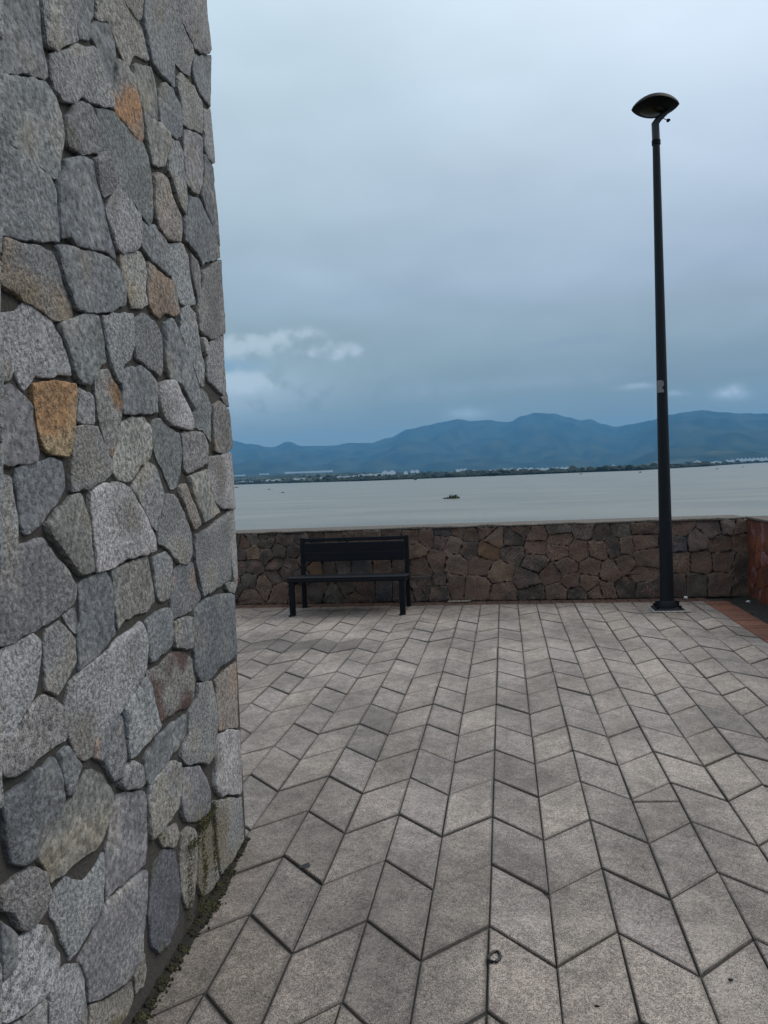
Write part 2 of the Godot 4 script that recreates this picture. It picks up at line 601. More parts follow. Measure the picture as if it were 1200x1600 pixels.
func sky_at(az: float, el: float) -> Color:
	# az in degrees to the right of -Z, el in degrees above the horizon
	var d := Vector3(sin(deg_to_rad(az)) * cos(deg_to_rad(el)), sin(deg_to_rad(el)), -cos(deg_to_rad(az)) * cos(deg_to_rad(el)))
	# cloud deck seen in perspective: stretch the pattern towards the horizon
	var flat := Vector3(d.x, 0, d.z) / (absf(d.y) + 0.22)
	var big := sky_noise.get_noise_3d(flat.x * 55.0, d.y * 90.0, flat.z * 55.0)
	var mid := sky_noise.get_noise_3d(d.x * 260.0, d.y * 760.0, d.z * 260.0)
	var e := el + 1.1 * mid + 1.0 * big * clampf(el / 8.0, 0.0, 1.0)
	var c := Color(along(SKY_EL, SKY_R, e), along(SKY_EL, SKY_G, e), along(SKY_EL, SKY_B, e))
	# a lilac cast in the deck to the right, a brighter patch high on the right
	var right := clampf((sin(deg_to_rad(az + 8.9)) + 0.1) * 1.4, 0.0, 1.0) * clampf((el - 2.0) / 5.0, 0.0, 1.0) * clampf((40.0 - el) / 20.0, 0.0, 1.0)
	c = c + Color(7, 3, 9) * right
	c = c * (1.0 + 0.05 * big + 0.02 * mid)
	var glow := hat(az, 21.0, 24.0) * hat(el, 36.0, 13.0)
	c = c.lerp(Color(222, 234, 246), 0.75 * glow)
	# puffs of cumulus low in the sky
	var wave := puff_noise.get_noise_3d(d.x * 620.0, d.y * 900.0, d.z * 620.0)
	var fluff := puff_noise.get_noise_3d(d.x * 1900.0 + 50.0, d.y * 2300.0, d.z * 1900.0)
	var lumps := 0.7 * wave + 0.75 * fluff
	var spread := 0.25 + 0.75 * clampf(0.5 + sky_noise.get_noise_3d(d.x * 120.0, 40.0, d.z * 120.0) * 2.0, 0.0, 1.0)
	var bank := 0.9 * hat(az, -18.6, 6.0) * hat(el - 0.12 * (az + 18.6), 9.7, 1.0)
	bank = maxf(bank, 0.75 * hat(az, -12.4, 3.4) * hat(el, 9.3, 0.8))
	bank = maxf(bank, 1.0 * hat(az, -20.5, 5.2) * hat(el, 7.1, 0.9))
	var body := hat(az, -21.5, 10.5) * hat(el, 6.4, 2.4)
	var ring := spread * (1.0 - hat(az, 0.0, 34.0)) * hat(el, 7.5, 2.4)
	c = c.lerp(Color(172, 187, 195), 0.95 * body * clampf(1.0 + 1.0 * lumps, 0.4, 1.0))
	var a1 := clampf((maxf(bank, 0.4 * ring) + lumps * 0.7 - 0.2) * 1.35, 0.0, 1.0) * clampf(maxf(bank, 0.5 * ring) * 2.6 - 0.2, 0.0, 1.0)
	c = c.lerp(Color(196, 209, 217), 0.62 * a1 * a1 * (3.0 - 2.0 * a1))
	var hole := hat(az, -19.6, 2.2) * hat(el, 8.35, 0.45) * clampf(1.0 - lumps, 0.0, 1.0)
	c = c.lerp(Color(118, 156, 186), 0.6 * hole)
	for w in [[15.6, 4.65, 1.1, 0.42, 0.95], [9.4, 5.45, 1.2, 0.2, 0.55], [11.9, 4.85, 0.9, 0.18, 0.5], [-2.4, 4.35, 1.4, 0.4, 0.55], [4.0, 6.3, 6.0, 0.5, 0.12], [-4.5, 6.0, 4.0, 0.5, 0.14]]:
		var k: float = hat(az, w[0] + 0.5 * wave, w[2]) * hat(el, w[1] + 0.25 * wave + 0.1 * fluff, w[3])
		c = c.lerp(Color(190, 203, 216), w[4] * clampf(k * (1.0 + 0.8 * fluff), 0.0, 1.0))
	var streak := hat(az, 5.4, 3.5) * hat(el, 8.9 + 0.4 * wave, 0.35)
	c = c.lerp(Color(132, 148, 166), 0.45 * streak)
	return Color(c.r / 255.0, c.g / 255.0, c.b / 255.0).srgb_to_linear()

func sky_image() -> Image:
	var w := 4096
	var h := 2048
	var low := Image.create(512, 256, false, Image.FORMAT_RGBF)
	for y in 256:
		var el := 90.0 - (y + 0.5) / 256.0 * 180.0
		for x in 512:
			var az := (x + 0.5) / 512.0 * 360.0 - 180.0
			if el < -3.0:
				if x == 0:
					low.fill_rect(Rect2i(0, y, 512, 1), Color(0.10, 0.11, 0.115))
				break
			low.set_pixel(x, y, sky_at(az, maxf(el, -2.0)))
	low.resize(w, h, Image.INTERPOLATE_CUBIC)
	# so far the middle column looks along -Z; the sky material wants that at the left edge
	var turned := Image.create(w, h, false, Image.FORMAT_RGBF)
	turned.blit_rect(low, Rect2i(w / 2, 0, w / 2, h), Vector2i(0, 0))
	turned.blit_rect(low, Rect2i(0, 0, w / 2, h), Vector2i(w / 2, 0))
	low = turned
	# the low sky carries small clouds and is computed again at full size, a sector wider than the view
	var cell_deg := 360.0 / w
	var x_half := int(42.0 / cell_deg)
	var y0 := int((90.0 - 16.0) / cell_deg)
	var y1 := int(90.0 / cell_deg)
	for y in range(y0, y1):
		var el := 90.0 - (y + 0.5) * cell_deg
		var by := clampf((16.0 - el) / 2.0, 0.0, 1.0)
		for k in range(-x_half, x_half):
			var az := (k + 0.5) * cell_deg
			var b := by * clampf((42.0 - absf(az)) / 4.0, 0.0, 1.0)
			var x := posmod(k, w)
			low.set_pixel(x, y, low.get_pixel(x, y).lerp(sky_at(az, el), b))
	return low

# ---------------------------------------------------------------- the terrace

func paver_mesh(p: PackedVector2Array, c: Vector2, col: Color) -> ArrayMesh:
	var top := inset(p, 0.0035)
	if top.size() < 3:
		return null
	var core := inset(p, 0.0035 + rng.randf_range(0.006, 0.013))
	var st := begin()
	st.set_smooth_group(-1)
	var v3 := func(q: Vector2, y: float) -> Vector3: return Vector3(q.x - c.x, y, q.y - c.y)
	col.a = 1.0
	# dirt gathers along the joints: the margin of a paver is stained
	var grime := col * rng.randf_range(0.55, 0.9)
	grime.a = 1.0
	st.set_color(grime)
	for i in p.size():
		var j := (i + 1) % p.size()
		var out := Vector3((p[i] + p[j]).x * 0.5 - c.x, 0.0, (p[i] + p[j]).y * 0.5 - c.y)
		quad(st, v3.call(p[i], -0.04), v3.call(p[j], -0.04), v3.call(p[j], -0.0035), v3.call(p[i], -0.0035), out)
		if top.size() == p.size():
			quad(st, v3.call(p[i], -0.0035), v3.call(p[j], -0.0035), v3.call(top[j], 0.0), v3.call(top[i], 0.0), out + Vector3(0, 0.2, 0))
	if core.size() == top.size() and core.size() >= 3:
		var near := 0
		for k in core.size():
			if core[k].distance_to(top[0]) < core[near].distance_to(top[0]):
				near = k
		for i in top.size():
			var j := (i + 1) % top.size()
			var a := core[(i + near) % core.size()]
			var b := core[(j + near) % core.size()]
			for t in [[top[i], 0, top[j], 0, b, 1], [top[i], 0, b, 1, a, 1]]:
				var u: Vector2 = t[2] - t[0]
				var w: Vector2 = t[4] - t[0]
				var order := [0, 2, 4] if u.cross(w) > 0.0 else [0, 4, 2]
				for q in order:
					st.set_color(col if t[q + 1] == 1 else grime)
					st.add_vertex(v3.call(t[q], 0.0))
		st.set_color(col)
		top = core
	st.set_color(col)
	var ids := Geometry2D.triangulate_polygon(top)
	for i in range(0, ids.size(), 3):
		tri(st, v3.call(top[ids[i]], 0.0), v3.call(top[ids[i + 1]], 0.0), v3.call(top[ids[i + 2]], 0.0), Vector3.UP)
	return finish(st)

func build_pavement() -> void:
	var bed := mat(Color(0.045, 0.042, 0.04), 1.0)
	var bed_mesh := box_mesh(Vector3(2.44 + 6.5, 0.06, 13.2), 0.0, Vector3((2.44 - 6.5) * 0.5, -0.042, PARAPET_Z + 6.6))
	var pavement := put("pavement", bed_mesh, bed)
	pavement.set_meta("kind", "structure")
	var m := mat(Color(1, 1, 1), 0.72)
	m.vertex_color_use_as_albedo = true
	var speck := layered(1024, [[noise_tex(1024, 0.12, 2, FastNoiseLite.TYPE_VALUE, 3), 0.34], [noise_tex(1024, 0.35, 1, FastNoiseLite.TYPE_VALUE, 4), 0.36], [noise_tex(1024, 0.012, 4, FastNoiseLite.TYPE_SIMPLEX_SMOOTH, 5), 0.16]], 0.84, [[noise_tex(1024, 0.16, 1, FastNoiseLite.TYPE_SIMPLEX, 8), 0.80, 0.55]])
	m.albedo_texture = ImageTexture.create_from_image(speck)
	m.uv1_triplanar = true
	m.uv1_world_triplanar = true
	m.uv1_scale = Vector3(0.93, 0.93, 0.93)
	m.heightmap_enabled = true
	m.heightmap_scale = 0.10
	m.heightmap_texture = m.albedo_texture
	# broad weathering across many pavers
	var stains := layered(512, [[noise_tex(512, 0.008, 5, FastNoiseLite.TYPE_SIMPLEX_SMOOTH, 11), 0.36], [noise_tex(512, 0.05, 3, FastNoiseLite.TYPE_SIMPLEX_SMOOTH, 12), 0.16]], 0.9)
	m.detail_enabled = true
	m.detail_blend_mode = BaseMaterial3D.BLEND_MODE_MUL
	m.detail_albedo = ImageTexture.create_from_image(stains)
	m.detail_uv_layer = BaseMaterial3D.DETAIL_UV_2
	m.uv2_triplanar = true
	m.uv2_world_triplanar = true
	m.uv2_scale = Vector3(0.23, 0.23, 0.23)

	var region := rect(-6.2, PARAPET_Z + 0.262, 2.178, 1.2)
	var wall_foot := PackedVector2Array([Vector2(-1.160, -3.17), Vector2(-0.93, 2.2), Vector2(-9, 2.2), Vector2(-9, -3.17)])
	var todo := []
	for k in range(-30, 12):
		var x0 := PAVER_X0 + k * PAVER_W
		var x1 := x0 + PAVER_W
		# the chevron: on even joints the peak points to the lake
		var near0 := 0.0 if posmod(k, 2) == 0 else PAVER_W
		var near1 := PAVER_W - near0
		for n in range(-11, 16):
			var z := PAVER_Z0 - n * PAVER_L
			var p := PackedVector2Array([Vector2(x0, z + near0), Vector2(x1, z + near1), Vector2(x1, z + near1 - PAVER_L), Vector2(x0, z + near0 - PAVER_L)])
			var whole := centroid(p)
			p = inset(p, 0.0028)
			for i in p.size():
				p[i].y = whole.y + (p[i].y - whole.y) * 0.98
			var jig := Vector2(rng.randf_range(-1, 1), rng.randf_range(-1, 1)) * 0.0013
			var spin := rng.randf_range(-1, 1) * 0.005
			for i in p.size():
				p[i] = whole + (p[i] - whole).rotated(spin) + jig
			var pieces := [p]
			if not (Rect2(-6.2, PARAPET_Z + 0.27, 8.36, 10.4).has_point(p[0]) and Rect2(-6.2, PARAPET_Z + 0.27, 8.36, 10.4).has_point(p[1]) and Rect2(-6.2, PARAPET_Z + 0.27, 8.36, 10.4).has_point(p[2]) and Rect2(-6.2, PARAPET_Z + 0.27, 8.36, 10.4).has_point(p[3])):
				pieces = Geometry2D.intersect_polygons(p, region)
			if whole.x < -0.7 and whole.y > -3.7:
				var kept := []
				for q in pieces:
					for s in Geometry2D.clip_polygons(q, wall_foot):
						kept.append(s)
				pieces = kept
			for q in pieces:
				# now and then a paver has been cut in two
				if rng.randf() < 0.02 and polygon_area(q) > 0.08:
					var at := whole + Vector2(0, rng.randf_range(-0.1, 0.1))
					var nn := Vector2(rng.randf_range(-0.25, 0.25), 1.0).normalized()
					todo.append([half_plane(q, at - nn * 0.002, nn), k])
					todo.append([half_plane(q, at + nn * 0.002, -nn), k])
				else:
					todo.append([q, k])
	var ready_list := []
	for t in todo:
		var p: PackedVector2Array = t[0]
		if p.size() < 3 or polygon_area(p) < 0.0015:
			continue
		# some corners have broken off
		if rng.randf() < 0.07 and p.size() == 4:
			var ci := rng.randi() % 4
			var was := p[ci]
			var cut := rng.randf_range(0.012, 0.035)
			p[ci] = was.move_toward(p[(ci + 3) % 4], cut)
			p.insert(ci + 1, was.move_toward(p[(ci + 1) % 4], cut * rng.randf_range(0.5, 1.3)))
		var c := centroid(p)
		var warm := rng.randf() + (0.45 if posmod(t[1], 2) == 1 else -0.1)
		var col := Color(0.446, 0.380, 0.342).lerp(Color(0.464, 0.388, 0.332), clampf(warm, 0.0, 1.0))
		col = col * rng.randf_range(0.91, 1.08)
		if rng.randf() < 0.06:
			col = col * 1.14
		# a damp, dirty patch in front of the bench
		var wet := hat(c.x, -2.05, 0.75) * hat(c.y, -6.9, 0.22)
		col = col * (1.0 - 0.5 * wet)
		# pavers turn darker towards the tall wall
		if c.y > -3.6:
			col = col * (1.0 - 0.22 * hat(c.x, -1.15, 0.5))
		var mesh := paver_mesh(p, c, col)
		if mesh == null:
			continue
		var tilt := Basis(Vector3.RIGHT, rng.randf_range(-1, 1) * 0.009) * Basis(Vector3.BACK, rng.randf_range(-1, 1) * 0.009)
		var place := Transform3D(tilt, Vector3(c.x, rng.randf_range(-0.0045, 0.0025), c.y))
		var to := Vector3(c.x, 0, c.y) - EYE
		var cam_z := -(to.x * -sin(0.1549) + to.z * cos(0.1549)) 
		var cam_x := to.x * cos(0.1549) - to.z * -sin(0.1549) 
		var seen := to.z < -1.5 and absf(cam_x) < 0.56 * cam_z + 0.2
		ready_list.append([to.length() + (0.0 if seen else 100.0), mesh, place])
	ready_list.sort_custom(func(a, b): return a[0] < b[0])
	var rest := begin()
	for i in ready_list.size():
		if i < 296:
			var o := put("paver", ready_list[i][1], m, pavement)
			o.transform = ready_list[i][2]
		else:
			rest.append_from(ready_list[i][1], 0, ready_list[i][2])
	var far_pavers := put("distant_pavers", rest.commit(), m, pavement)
	far_pavers.set_meta("kind", "stuff")

	# terracotta border bricks along the parapet and down the right-hand edge
	var clay := mat(Color(1, 1, 1), 0.9)
	clay.vertex_color_use_as_albedo = true
	clay.albedo_texture = m.albedo_texture
	clay.uv1_triplanar = true
	clay.uv1_world_triplanar = true
	clay.uv1_scale = Vector3(0.8, 0.8, 0.8)
	var spots := []
	for i in 46:
		var x := -3.5 + i * 0.125
		spots.append([Vector3(x + 0.0625, 0, PARAPET_Z + 0.131), Vector3(0.12, 0.05, 0.25), 0.12])
	for i in 44:
		spots.append([Vector3(2.31, 0, PARAPET_Z + 0.262 + 0.065 + i * 0.125), Vector3(0.25, 0.05, 0.12), 1.0])
	for i in spots.size():
		var s: Array = spots[i]
		if i < 46 and s[0].x > 2.45:
			continue
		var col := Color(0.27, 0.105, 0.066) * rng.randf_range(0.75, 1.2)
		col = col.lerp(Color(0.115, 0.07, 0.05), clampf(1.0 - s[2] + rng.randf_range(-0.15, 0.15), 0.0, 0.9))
		col.a = 1.0
		var st := begin()
		st.set_color(col)
		box_into(st, Vector3(0, -0.025, 0), s[1], 0.004)
		var o := put("border_brick", finish(st), clay, pavement, s[0] + Vector3(0, rng.randf_range(-0.003, 0.001), 0))
		o.rotation.y = rng.randf_range(-0.012, 0.012)

# ---------------------------------------------------------------- walls

func build_tall_wall() -> void:
	# wall axes: x runs along the face towards the lake (0 at the far corner), y up, +z out of the face
	tall_wall = thing("stone_wall", Vector3(-1.160, 0, -3.162))
	var along_dir := Vector3(-0.0424, 0, -0.9991)
	tall_wall.basis = Basis(along_dir, Vector3.UP, along_dir.cross(Vector3.UP))
	tag(tall_wall, "tall wall of grey granite rubble with dark joints, filling the left side", "wall")
	var mortar := mat(Color(0.048, 0.043, 0.037), 1.0)
	mortar.heightmap_enabled = true
	mortar.heightmap_texture = stone_mat.heightmap_texture
	mortar.heightmap_scale = 0.5
	mortar.uv1_triplanar = true
	mortar.uv1_scale = Vector3(2, 2, 2)
	put("mortar_core", box_mesh(Vector3(5.2, 6.6, 3.4), 0.0, Vector3(-2.6 - 0.012, 3.0, -1.7 + 0.003)), mortar, tall_wall)
	damp_foot = true
	rubble("b", [-1.540, 2.484, -1.515, 2.495, -1.422, 2.539, -1.319, 2.582, -1.347, 2.649, -1.355, 2.729, -1.357, 2.789, -1.518, 2.690])
	rubble("g", [-1.352, 2.753, -1.344, 2.696, -1.335, 2.652, -1.286, 2.667, -1.218, 2.713, -1.167, 2.759, -1.172, 2.773, -1.177, 2.815, -1.202, 2.883, -1.348, 2.794])
	rubble("b", [-1.190, 2.849, -1.166, 2.821, -1.145, 2.774, -1.108, 2.783, -1.088, 2.801, -1.070, 2.862, -1.048, 2.898, -1.029, 2.988, -1.192, 2.889])
	rubble("g", [-1.318, 2.594, -1.307, 2.560, -1.262, 2.549, -1.201, 2.577, -1.164, 2.610, -1.102, 2.623, -1.024, 2.649, -0.953, 2.674, -0.957, 2.709, -1.010, 2.766, -1.045, 2.796, -1.121, 2.766, -1.194, 2.726, -1.280, 2.665, -1.316, 2.639])
	rubble("gg", [-1.555, 2.336, -1.482, 2.343, -1.416, 2.342, -1.317, 2.337, -1.288, 2.353, -1.260, 2.461, -1.272, 2.520, -1.293, 2.551, -1.345, 2.557, -1.423, 2.533, -1.515, 2.491, -1.540, 2.481])
	rubble("b", [-1.579, 2.114, -1.555, 2.119, -1.479, 2.133, -1.396, 2.154, -1.323, 2.176, -1.322, 2.236, -1.321, 2.300, -1.347, 2.330, -1.417, 2.336, -1.482, 2.338, -1.556, 2.331])
	rubble("rg", [-1.256, 2.438, -1.183, 2.448, -1.120, 2.476, -1.062, 2.494, -1.026, 2.536, -1.047, 2.560, -1.073, 2.593, -1.100, 2.610, -1.151, 2.601, -1.202, 2.569, -1.250, 2.517])
	rubble("gg", [-1.066, 2.587, -1.038, 2.536, -1.002, 2.509, -0.978, 2.474, -0.957, 2.441, -0.879, 2.443, -0.790, 2.412, -0.733, 2.402, -0.704, 2.425, -0.699, 2.542, -0.714, 2.619, -0.758, 2.658, -0.878, 2.660, -0.967, 2.662, -1.073, 2.619])
	rubble("rg", [-1.096, 2.433, -1.082, 2.394, -1.057, 2.380, -1.002, 2.408, -0.973, 2.442, -0.991, 2.501, -1.029, 2.517, -1.102, 2.471])
	rubble("bd", [-1.307, 2.322, -1.315, 2.271, -1.319, 2.186, -1.270, 2.204, -1.246, 2.192, -1.206, 2.193, -1.133, 2.210, -1.056, 2.223, -1.009, 2.217, -1.021, 2.251, -1.053, 2.314, -1.070, 2.362, -1.099, 2.406, -1.111, 2.459, -1.176, 2.445, -1.229, 2.424, -1.267, 2.401])
	rubble("l", [-1.016, 2.390, -1.050, 2.342, -1.023, 2.306, -0.996, 2.258, -0.951, 2.250, -0.882, 2.275, -0.824, 2.301, -0.814, 2.340, -0.810, 2.408, -0.863, 2.427, -0.914, 2.445, -0.966, 2.432])
	rubble("b", [-1.086, 2.820, -1.062, 2.810, -1.026, 2.794, -0.993, 2.747, -0.964, 2.715, -0.943, 2.753, -0.914, 2.852, -0.918, 2.893, -0.956, 2.917, -1.014, 2.892, -1.060, 2.859])
	rubble("t", [-1.030, 2.890, -0.960, 2.921, -0.917, 2.897, -0.903, 2.877, -0.852, 2.865, -0.817, 2.864, -0.777, 2.924, -0.727, 2.936, -0.653, 2.968, -0.681, 3.026, -0.711, 3.060, -0.784, 3.049, -0.891, 3.072, -1.017, 2.996])
	rubble("os", [-0.925, 2.800, -0.946, 2.733, -0.952, 2.684, -0.937, 2.666, -0.878, 2.660, -0.812, 2.650, -0.769, 2.649, -0.751, 2.675, -0.759, 2.763, -0.795, 2.816, -0.796, 2.845, -0.863, 2.854, -0.916, 2.838])
	rubble("tg", [-0.796, 2.845, -0.776, 2.815, -0.753, 2.776, -0.699, 2.774, -0.619, 2.788, -0.589, 2.808, -0.606, 2.886, -0.617, 2.923, -0.639, 2.954, -0.729, 2.918, -0.786, 2.885])
	rubble("t", [-0.806, 3.052, -0.735, 3.061, -0.700, 3.071, -0.672, 3.205, -0.878, 3.080])
	rubble("b", [-0.686, 3.064, -0.662, 3.015, -0.647, 2.971, -0.606, 2.965, -0.562, 2.972, -0.494, 2.973, -0.446, 2.978, -0.434, 3.058, -0.427, 3.152, -0.435, 3.227, -0.455, 3.338, -0.667, 3.209])
	rubble("g", [-0.438, 3.202, -0.426, 3.119, -0.407, 3.084, -0.317, 3.094, -0.261, 3.115, -0.204, 3.224, -0.217, 3.278, -0.284, 3.277, -0.347, 3.288, -0.377, 3.385, -0.442, 3.345])
	rubble("rt", [-0.349, 3.276, -0.266, 3.263, -0.200, 3.250, -0.125, 3.273, -0.045, 3.307, 0.024, 3.361, 0.010, 3.414, -0.005, 3.457, -0.009, 3.610, -0.370, 3.389])
	rubble("b", [-0.221, 3.149, -0.206, 3.113, -0.151, 3.095, -0.076, 3.100, -0.025, 3.103, 0.014, 3.273, 0.023, 3.335, -0.127, 3.256, -0.188, 3.232])
	rubble("tl", [-0.400, 2.995, -0.376, 2.949, -0.366, 2.882, -0.234, 2.922, -0.144, 2.949, -0.125, 3.027, -0.125, 3.078, -0.175, 3.079, -0.223, 3.093, -0.292, 3.086, -0.358, 3.076, -0.401, 3.036])
	rubble("b", [-0.605, 2.855, -0.592, 2.790, -0.507, 2.789, -0.447, 2.797, -0.391, 2.838, -0.378, 2.891, -0.396, 2.940, -0.443, 2.952, -0.471, 2.966, -0.530, 2.955, -0.580, 2.915])
	rubble("tg", [-0.725, 2.686, -0.695, 2.612, -0.641, 2.622, -0.571, 2.653, -0.547, 2.706, -0.510, 2.765, -0.525, 2.788, -0.592, 2.785, -0.685, 2.766, -0.750, 2.763])
	rubble("g", [-0.135, 2.960, -0.137, 2.896, -0.096, 2.867, -0.018, 2.872, -0.013, 2.960, -0.019, 3.048, -0.026, 3.097, -0.121, 3.049])
	rubble("p", [-0.378, 2.751, -0.363, 2.675, -0.306, 2.660, -0.235, 2.673, -0.191, 2.725, -0.165, 2.805, -0.164, 2.860, -0.162, 2.923, -0.235, 2.909, -0.362, 2.867])
	rubble("g", [-0.529, 2.714, -0.556, 2.641, -0.517, 2.629, -0.487, 2.596, -0.437, 2.556, -0.388, 2.549, -0.362, 2.593, -0.372, 2.660, -0.384, 2.714, -0.387, 2.782, -0.435, 2.792, -0.497, 2.775])
	rubble("gd", [-0.155, 2.776, -0.197, 2.686, -0.167, 2.647, -0.096, 2.614, 0.002, 2.544, -0.012, 2.659, -0.022, 2.787, -0.019, 2.861, -0.080, 2.868, -0.149, 2.866])
	rubble("tr", [-0.693, 2.471, -0.669, 2.415, -0.606, 2.398, -0.531, 2.407, -0.467, 2.432, -0.449, 2.472, -0.455, 2.516, -0.512, 2.542, -0.548, 2.574, -0.578, 2.607, -0.644, 2.600, -0.689, 2.576])
	rubble("bd", [-0.371, 2.578, -0.398, 2.523, -0.415, 2.450, -0.338, 2.442, -0.272, 2.424, -0.223, 2.412, 0.001, 2.496, 0.002, 2.536, -0.090, 2.603, -0.169, 2.633, -0.237, 2.660, -0.344, 2.627])
	rubble("b", [-0.813, 2.311, -0.776, 2.295, -0.686, 2.284, -0.606, 2.276, -0.559, 2.284, -0.580, 2.344, -0.590, 2.390, -0.644, 2.402, -0.690, 2.415, -0.734, 2.393, -0.797, 2.396])
	rubble("lb", [-0.564, 2.294, -0.523, 2.248, -0.480, 2.208, -0.391, 2.208, -0.334, 2.232, -0.367, 2.332, -0.390, 2.396, -0.437, 2.430, -0.580, 2.384])
	rubble("n", [-0.358, 2.346, -0.327, 2.282, -0.301, 2.227, -0.264, 2.284, -0.258, 2.371, -0.288, 2.405, -0.361, 2.416])
	rubble("n", [-0.253, 2.311, -0.315, 2.224, -0.313, 2.140, -0.244, 2.127, -0.130, 2.134, 0.001, 2.184, 0.004, 2.251, 0.000, 2.397, 0.001, 2.488, -0.123, 2.431, -0.228, 2.379])
	rubble("tl", [-0.970, 2.200, -0.949, 2.167, -0.924, 2.125, -0.905, 2.100, -0.834, 2.111, -0.782, 2.136, -0.792, 2.175, -0.775, 2.230, -0.780, 2.269, -0.811, 2.291, -0.892, 2.272, -0.965, 2.239])
	rubble("br", [-0.776, 2.148, -0.751, 2.112, -0.683, 2.108, -0.625, 2.137, -0.538, 2.144, -0.498, 2.167, -0.514, 2.227, -0.544, 2.265, -0.602, 2.262, -0.688, 2.268, -0.759, 2.275])
	rubble("rgt", [-1.589, 2.012, -1.543, 2.002, -1.494, 1.991, -1.428, 1.987, -1.393, 1.974, -1.352, 1.971, -1.295, 1.985, -1.271, 2.003, -1.280, 2.038, -1.317, 2.070, -1.330, 2.115, -1.354, 2.140, -1.411, 2.141, -1.467, 2.126, -1.518, 2.119, -1.555, 2.116, -1.579, 2.109])
	rubble("b", [-1.334, 2.129, -1.314, 2.095, -1.286, 2.061, -1.265, 2.024, -1.232, 2.021, -1.154, 2.034, -1.078, 2.046, -0.994, 2.078, -0.949, 2.100, -0.942, 2.150, -0.979, 2.197, -1.038, 2.209, -1.116, 2.204, -1.223, 2.185, -1.289, 2.177, -1.337, 2.161])
	rubble("l", [-1.606, 1.847, -1.556, 1.832, -1.535, 1.802, -1.517, 1.782, -1.484, 1.800, -1.468, 1.820, -1.432, 1.821, -1.389, 1.827, -1.337, 1.841, -1.296, 1.841, -1.302, 1.867, -1.320, 1.908, -1.352, 1.947, -1.373, 1.970, -1.415, 1.974, -1.456, 1.984, -1.490, 1.985, -1.522, 1.963, -1.596, 1.944])
	rubble("t", [-1.613, 1.788, -1.589, 1.792, -1.564, 1.802, -1.557, 1.820, -1.572, 1.841, -1.607, 1.842])
	rubble("gg", [-1.316, 1.917, -1.295, 1.879, -1.279, 1.843, -1.248, 1.827, -1.207, 1.825, -1.154, 1.881, -1.103, 1.906, -1.106, 1.968, -1.126, 2.027, -1.209, 2.016, -1.279, 1.989, -1.340, 1.969])
	rubble("lb", [-1.093, 1.989, -1.078, 1.946, -1.049, 1.895, -1.029, 1.861, -1.005, 1.854, -0.981, 1.910, -0.925, 1.941, -0.901, 1.984, -0.898, 2.043, -0.898, 2.082, -1.029, 2.056, -1.098, 2.036])
	rubble("osb", [-0.899, 2.004, -0.897, 1.945, -0.856, 1.941, -0.775, 1.926, -0.716, 1.908, -0.691, 1.933, -0.668, 2.021, -0.679, 2.062, -0.723, 2.090, -0.812, 2.100, -0.881, 2.072])
	rubble("b", [-0.665, 1.968, -0.644, 1.917, -0.570, 1.915, -0.512, 1.899, -0.455, 1.858, -0.407, 1.827, -0.355, 1.856, -0.360, 1.915, -0.405, 1.977, -0.479, 2.041, -0.544, 2.098, -0.587, 2.123, -0.647, 2.101])
	rubble("lb", [-0.509, 2.093, -0.454, 2.040, -0.396, 1.990, -0.337, 1.930, -0.289, 1.923, -0.263, 2.000, -0.303, 2.068, -0.322, 2.126, -0.340, 2.195, -0.404, 2.213, -0.485, 2.172])
	rubble("tl", [-0.277, 2.055, -0.241, 2.051, -0.239, 2.111, -0.297, 2.111])
	rubble("g", [-0.235, 2.042, -0.247, 1.965, -0.160, 1.937, -0.042, 1.915, 0.003, 1.936, -0.006, 2.075, 0.001, 2.184, -0.131, 2.129, -0.220, 2.094])
	rubble("b", [-1.003, 1.836, -1.011, 1.769, -0.924, 1.774, -0.830, 1.777, -0.753, 1.789, -0.735, 1.881, -0.787, 1.910, -0.858, 1.923, -0.928, 1.915, -0.995, 1.897])
	rubble("lp", [-0.734, 1.854, -0.739, 1.811, -0.702, 1.771, -0.638, 1.754, -0.533, 1.749, -0.438, 1.750, -0.427, 1.778, -0.460, 1.823, -0.534, 1.874, -0.582, 1.913, -0.656, 1.907, -0.713, 1.887])
	rubble("gg", [-0.387, 1.872, -0.417, 1.803, -0.403, 1.761, -0.314, 1.756, -0.266, 1.739, -0.225, 1.716, -0.195, 1.857, -0.241, 1.903, -0.297, 1.917, -0.359, 1.923])
	rubble("nb", [-0.205, 1.742, -0.200, 1.678, -0.081, 1.668, 0.022, 1.698, 0.022, 1.807, -0.000, 1.860, -0.105, 1.883, -0.187, 1.866])
	rubble("n", [-0.006, 1.876, 0.022, 1.873, 0.008, 1.937, -0.069, 1.902])
	rubble("gg", [-0.790, 1.703, -0.790, 1.662, -0.725, 1.600, -0.668, 1.535, -0.610, 1.545, -0.568, 1.589, -0.543, 1.680, -0.560, 1.729, -0.640, 1.743, -0.729, 1.770, -0.792, 1.759])
	rubble("rt", [-0.544, 1.669, -0.540, 1.612, -0.506, 1.589, -0.426, 1.601, -0.297, 1.626, -0.272, 1.701, -0.323, 1.746, -0.425, 1.746, -0.542, 1.730])
	rubble("lp", [-0.290, 1.576, -0.261, 1.526, -0.216, 1.474, -0.117, 1.444, 0.029, 1.437, 0.026, 1.492, 0.022, 1.602, 0.022, 1.676, -0.163, 1.661, -0.279, 1.651])
	rubble("tg", [-0.478, 1.519, -0.434, 1.458, -0.374, 1.400, -0.278, 1.414, -0.175, 1.433, -0.231, 1.474, -0.283, 1.526, -0.301, 1.601, -0.394, 1.594, -0.495, 1.577])
	rubble("tr", [-0.591, 1.511, -0.558, 1.487, -0.516, 1.428, -0.471, 1.383, -0.402, 1.397, -0.429, 1.446, -0.486, 1.508, -0.530, 1.555, -0.592, 1.544])
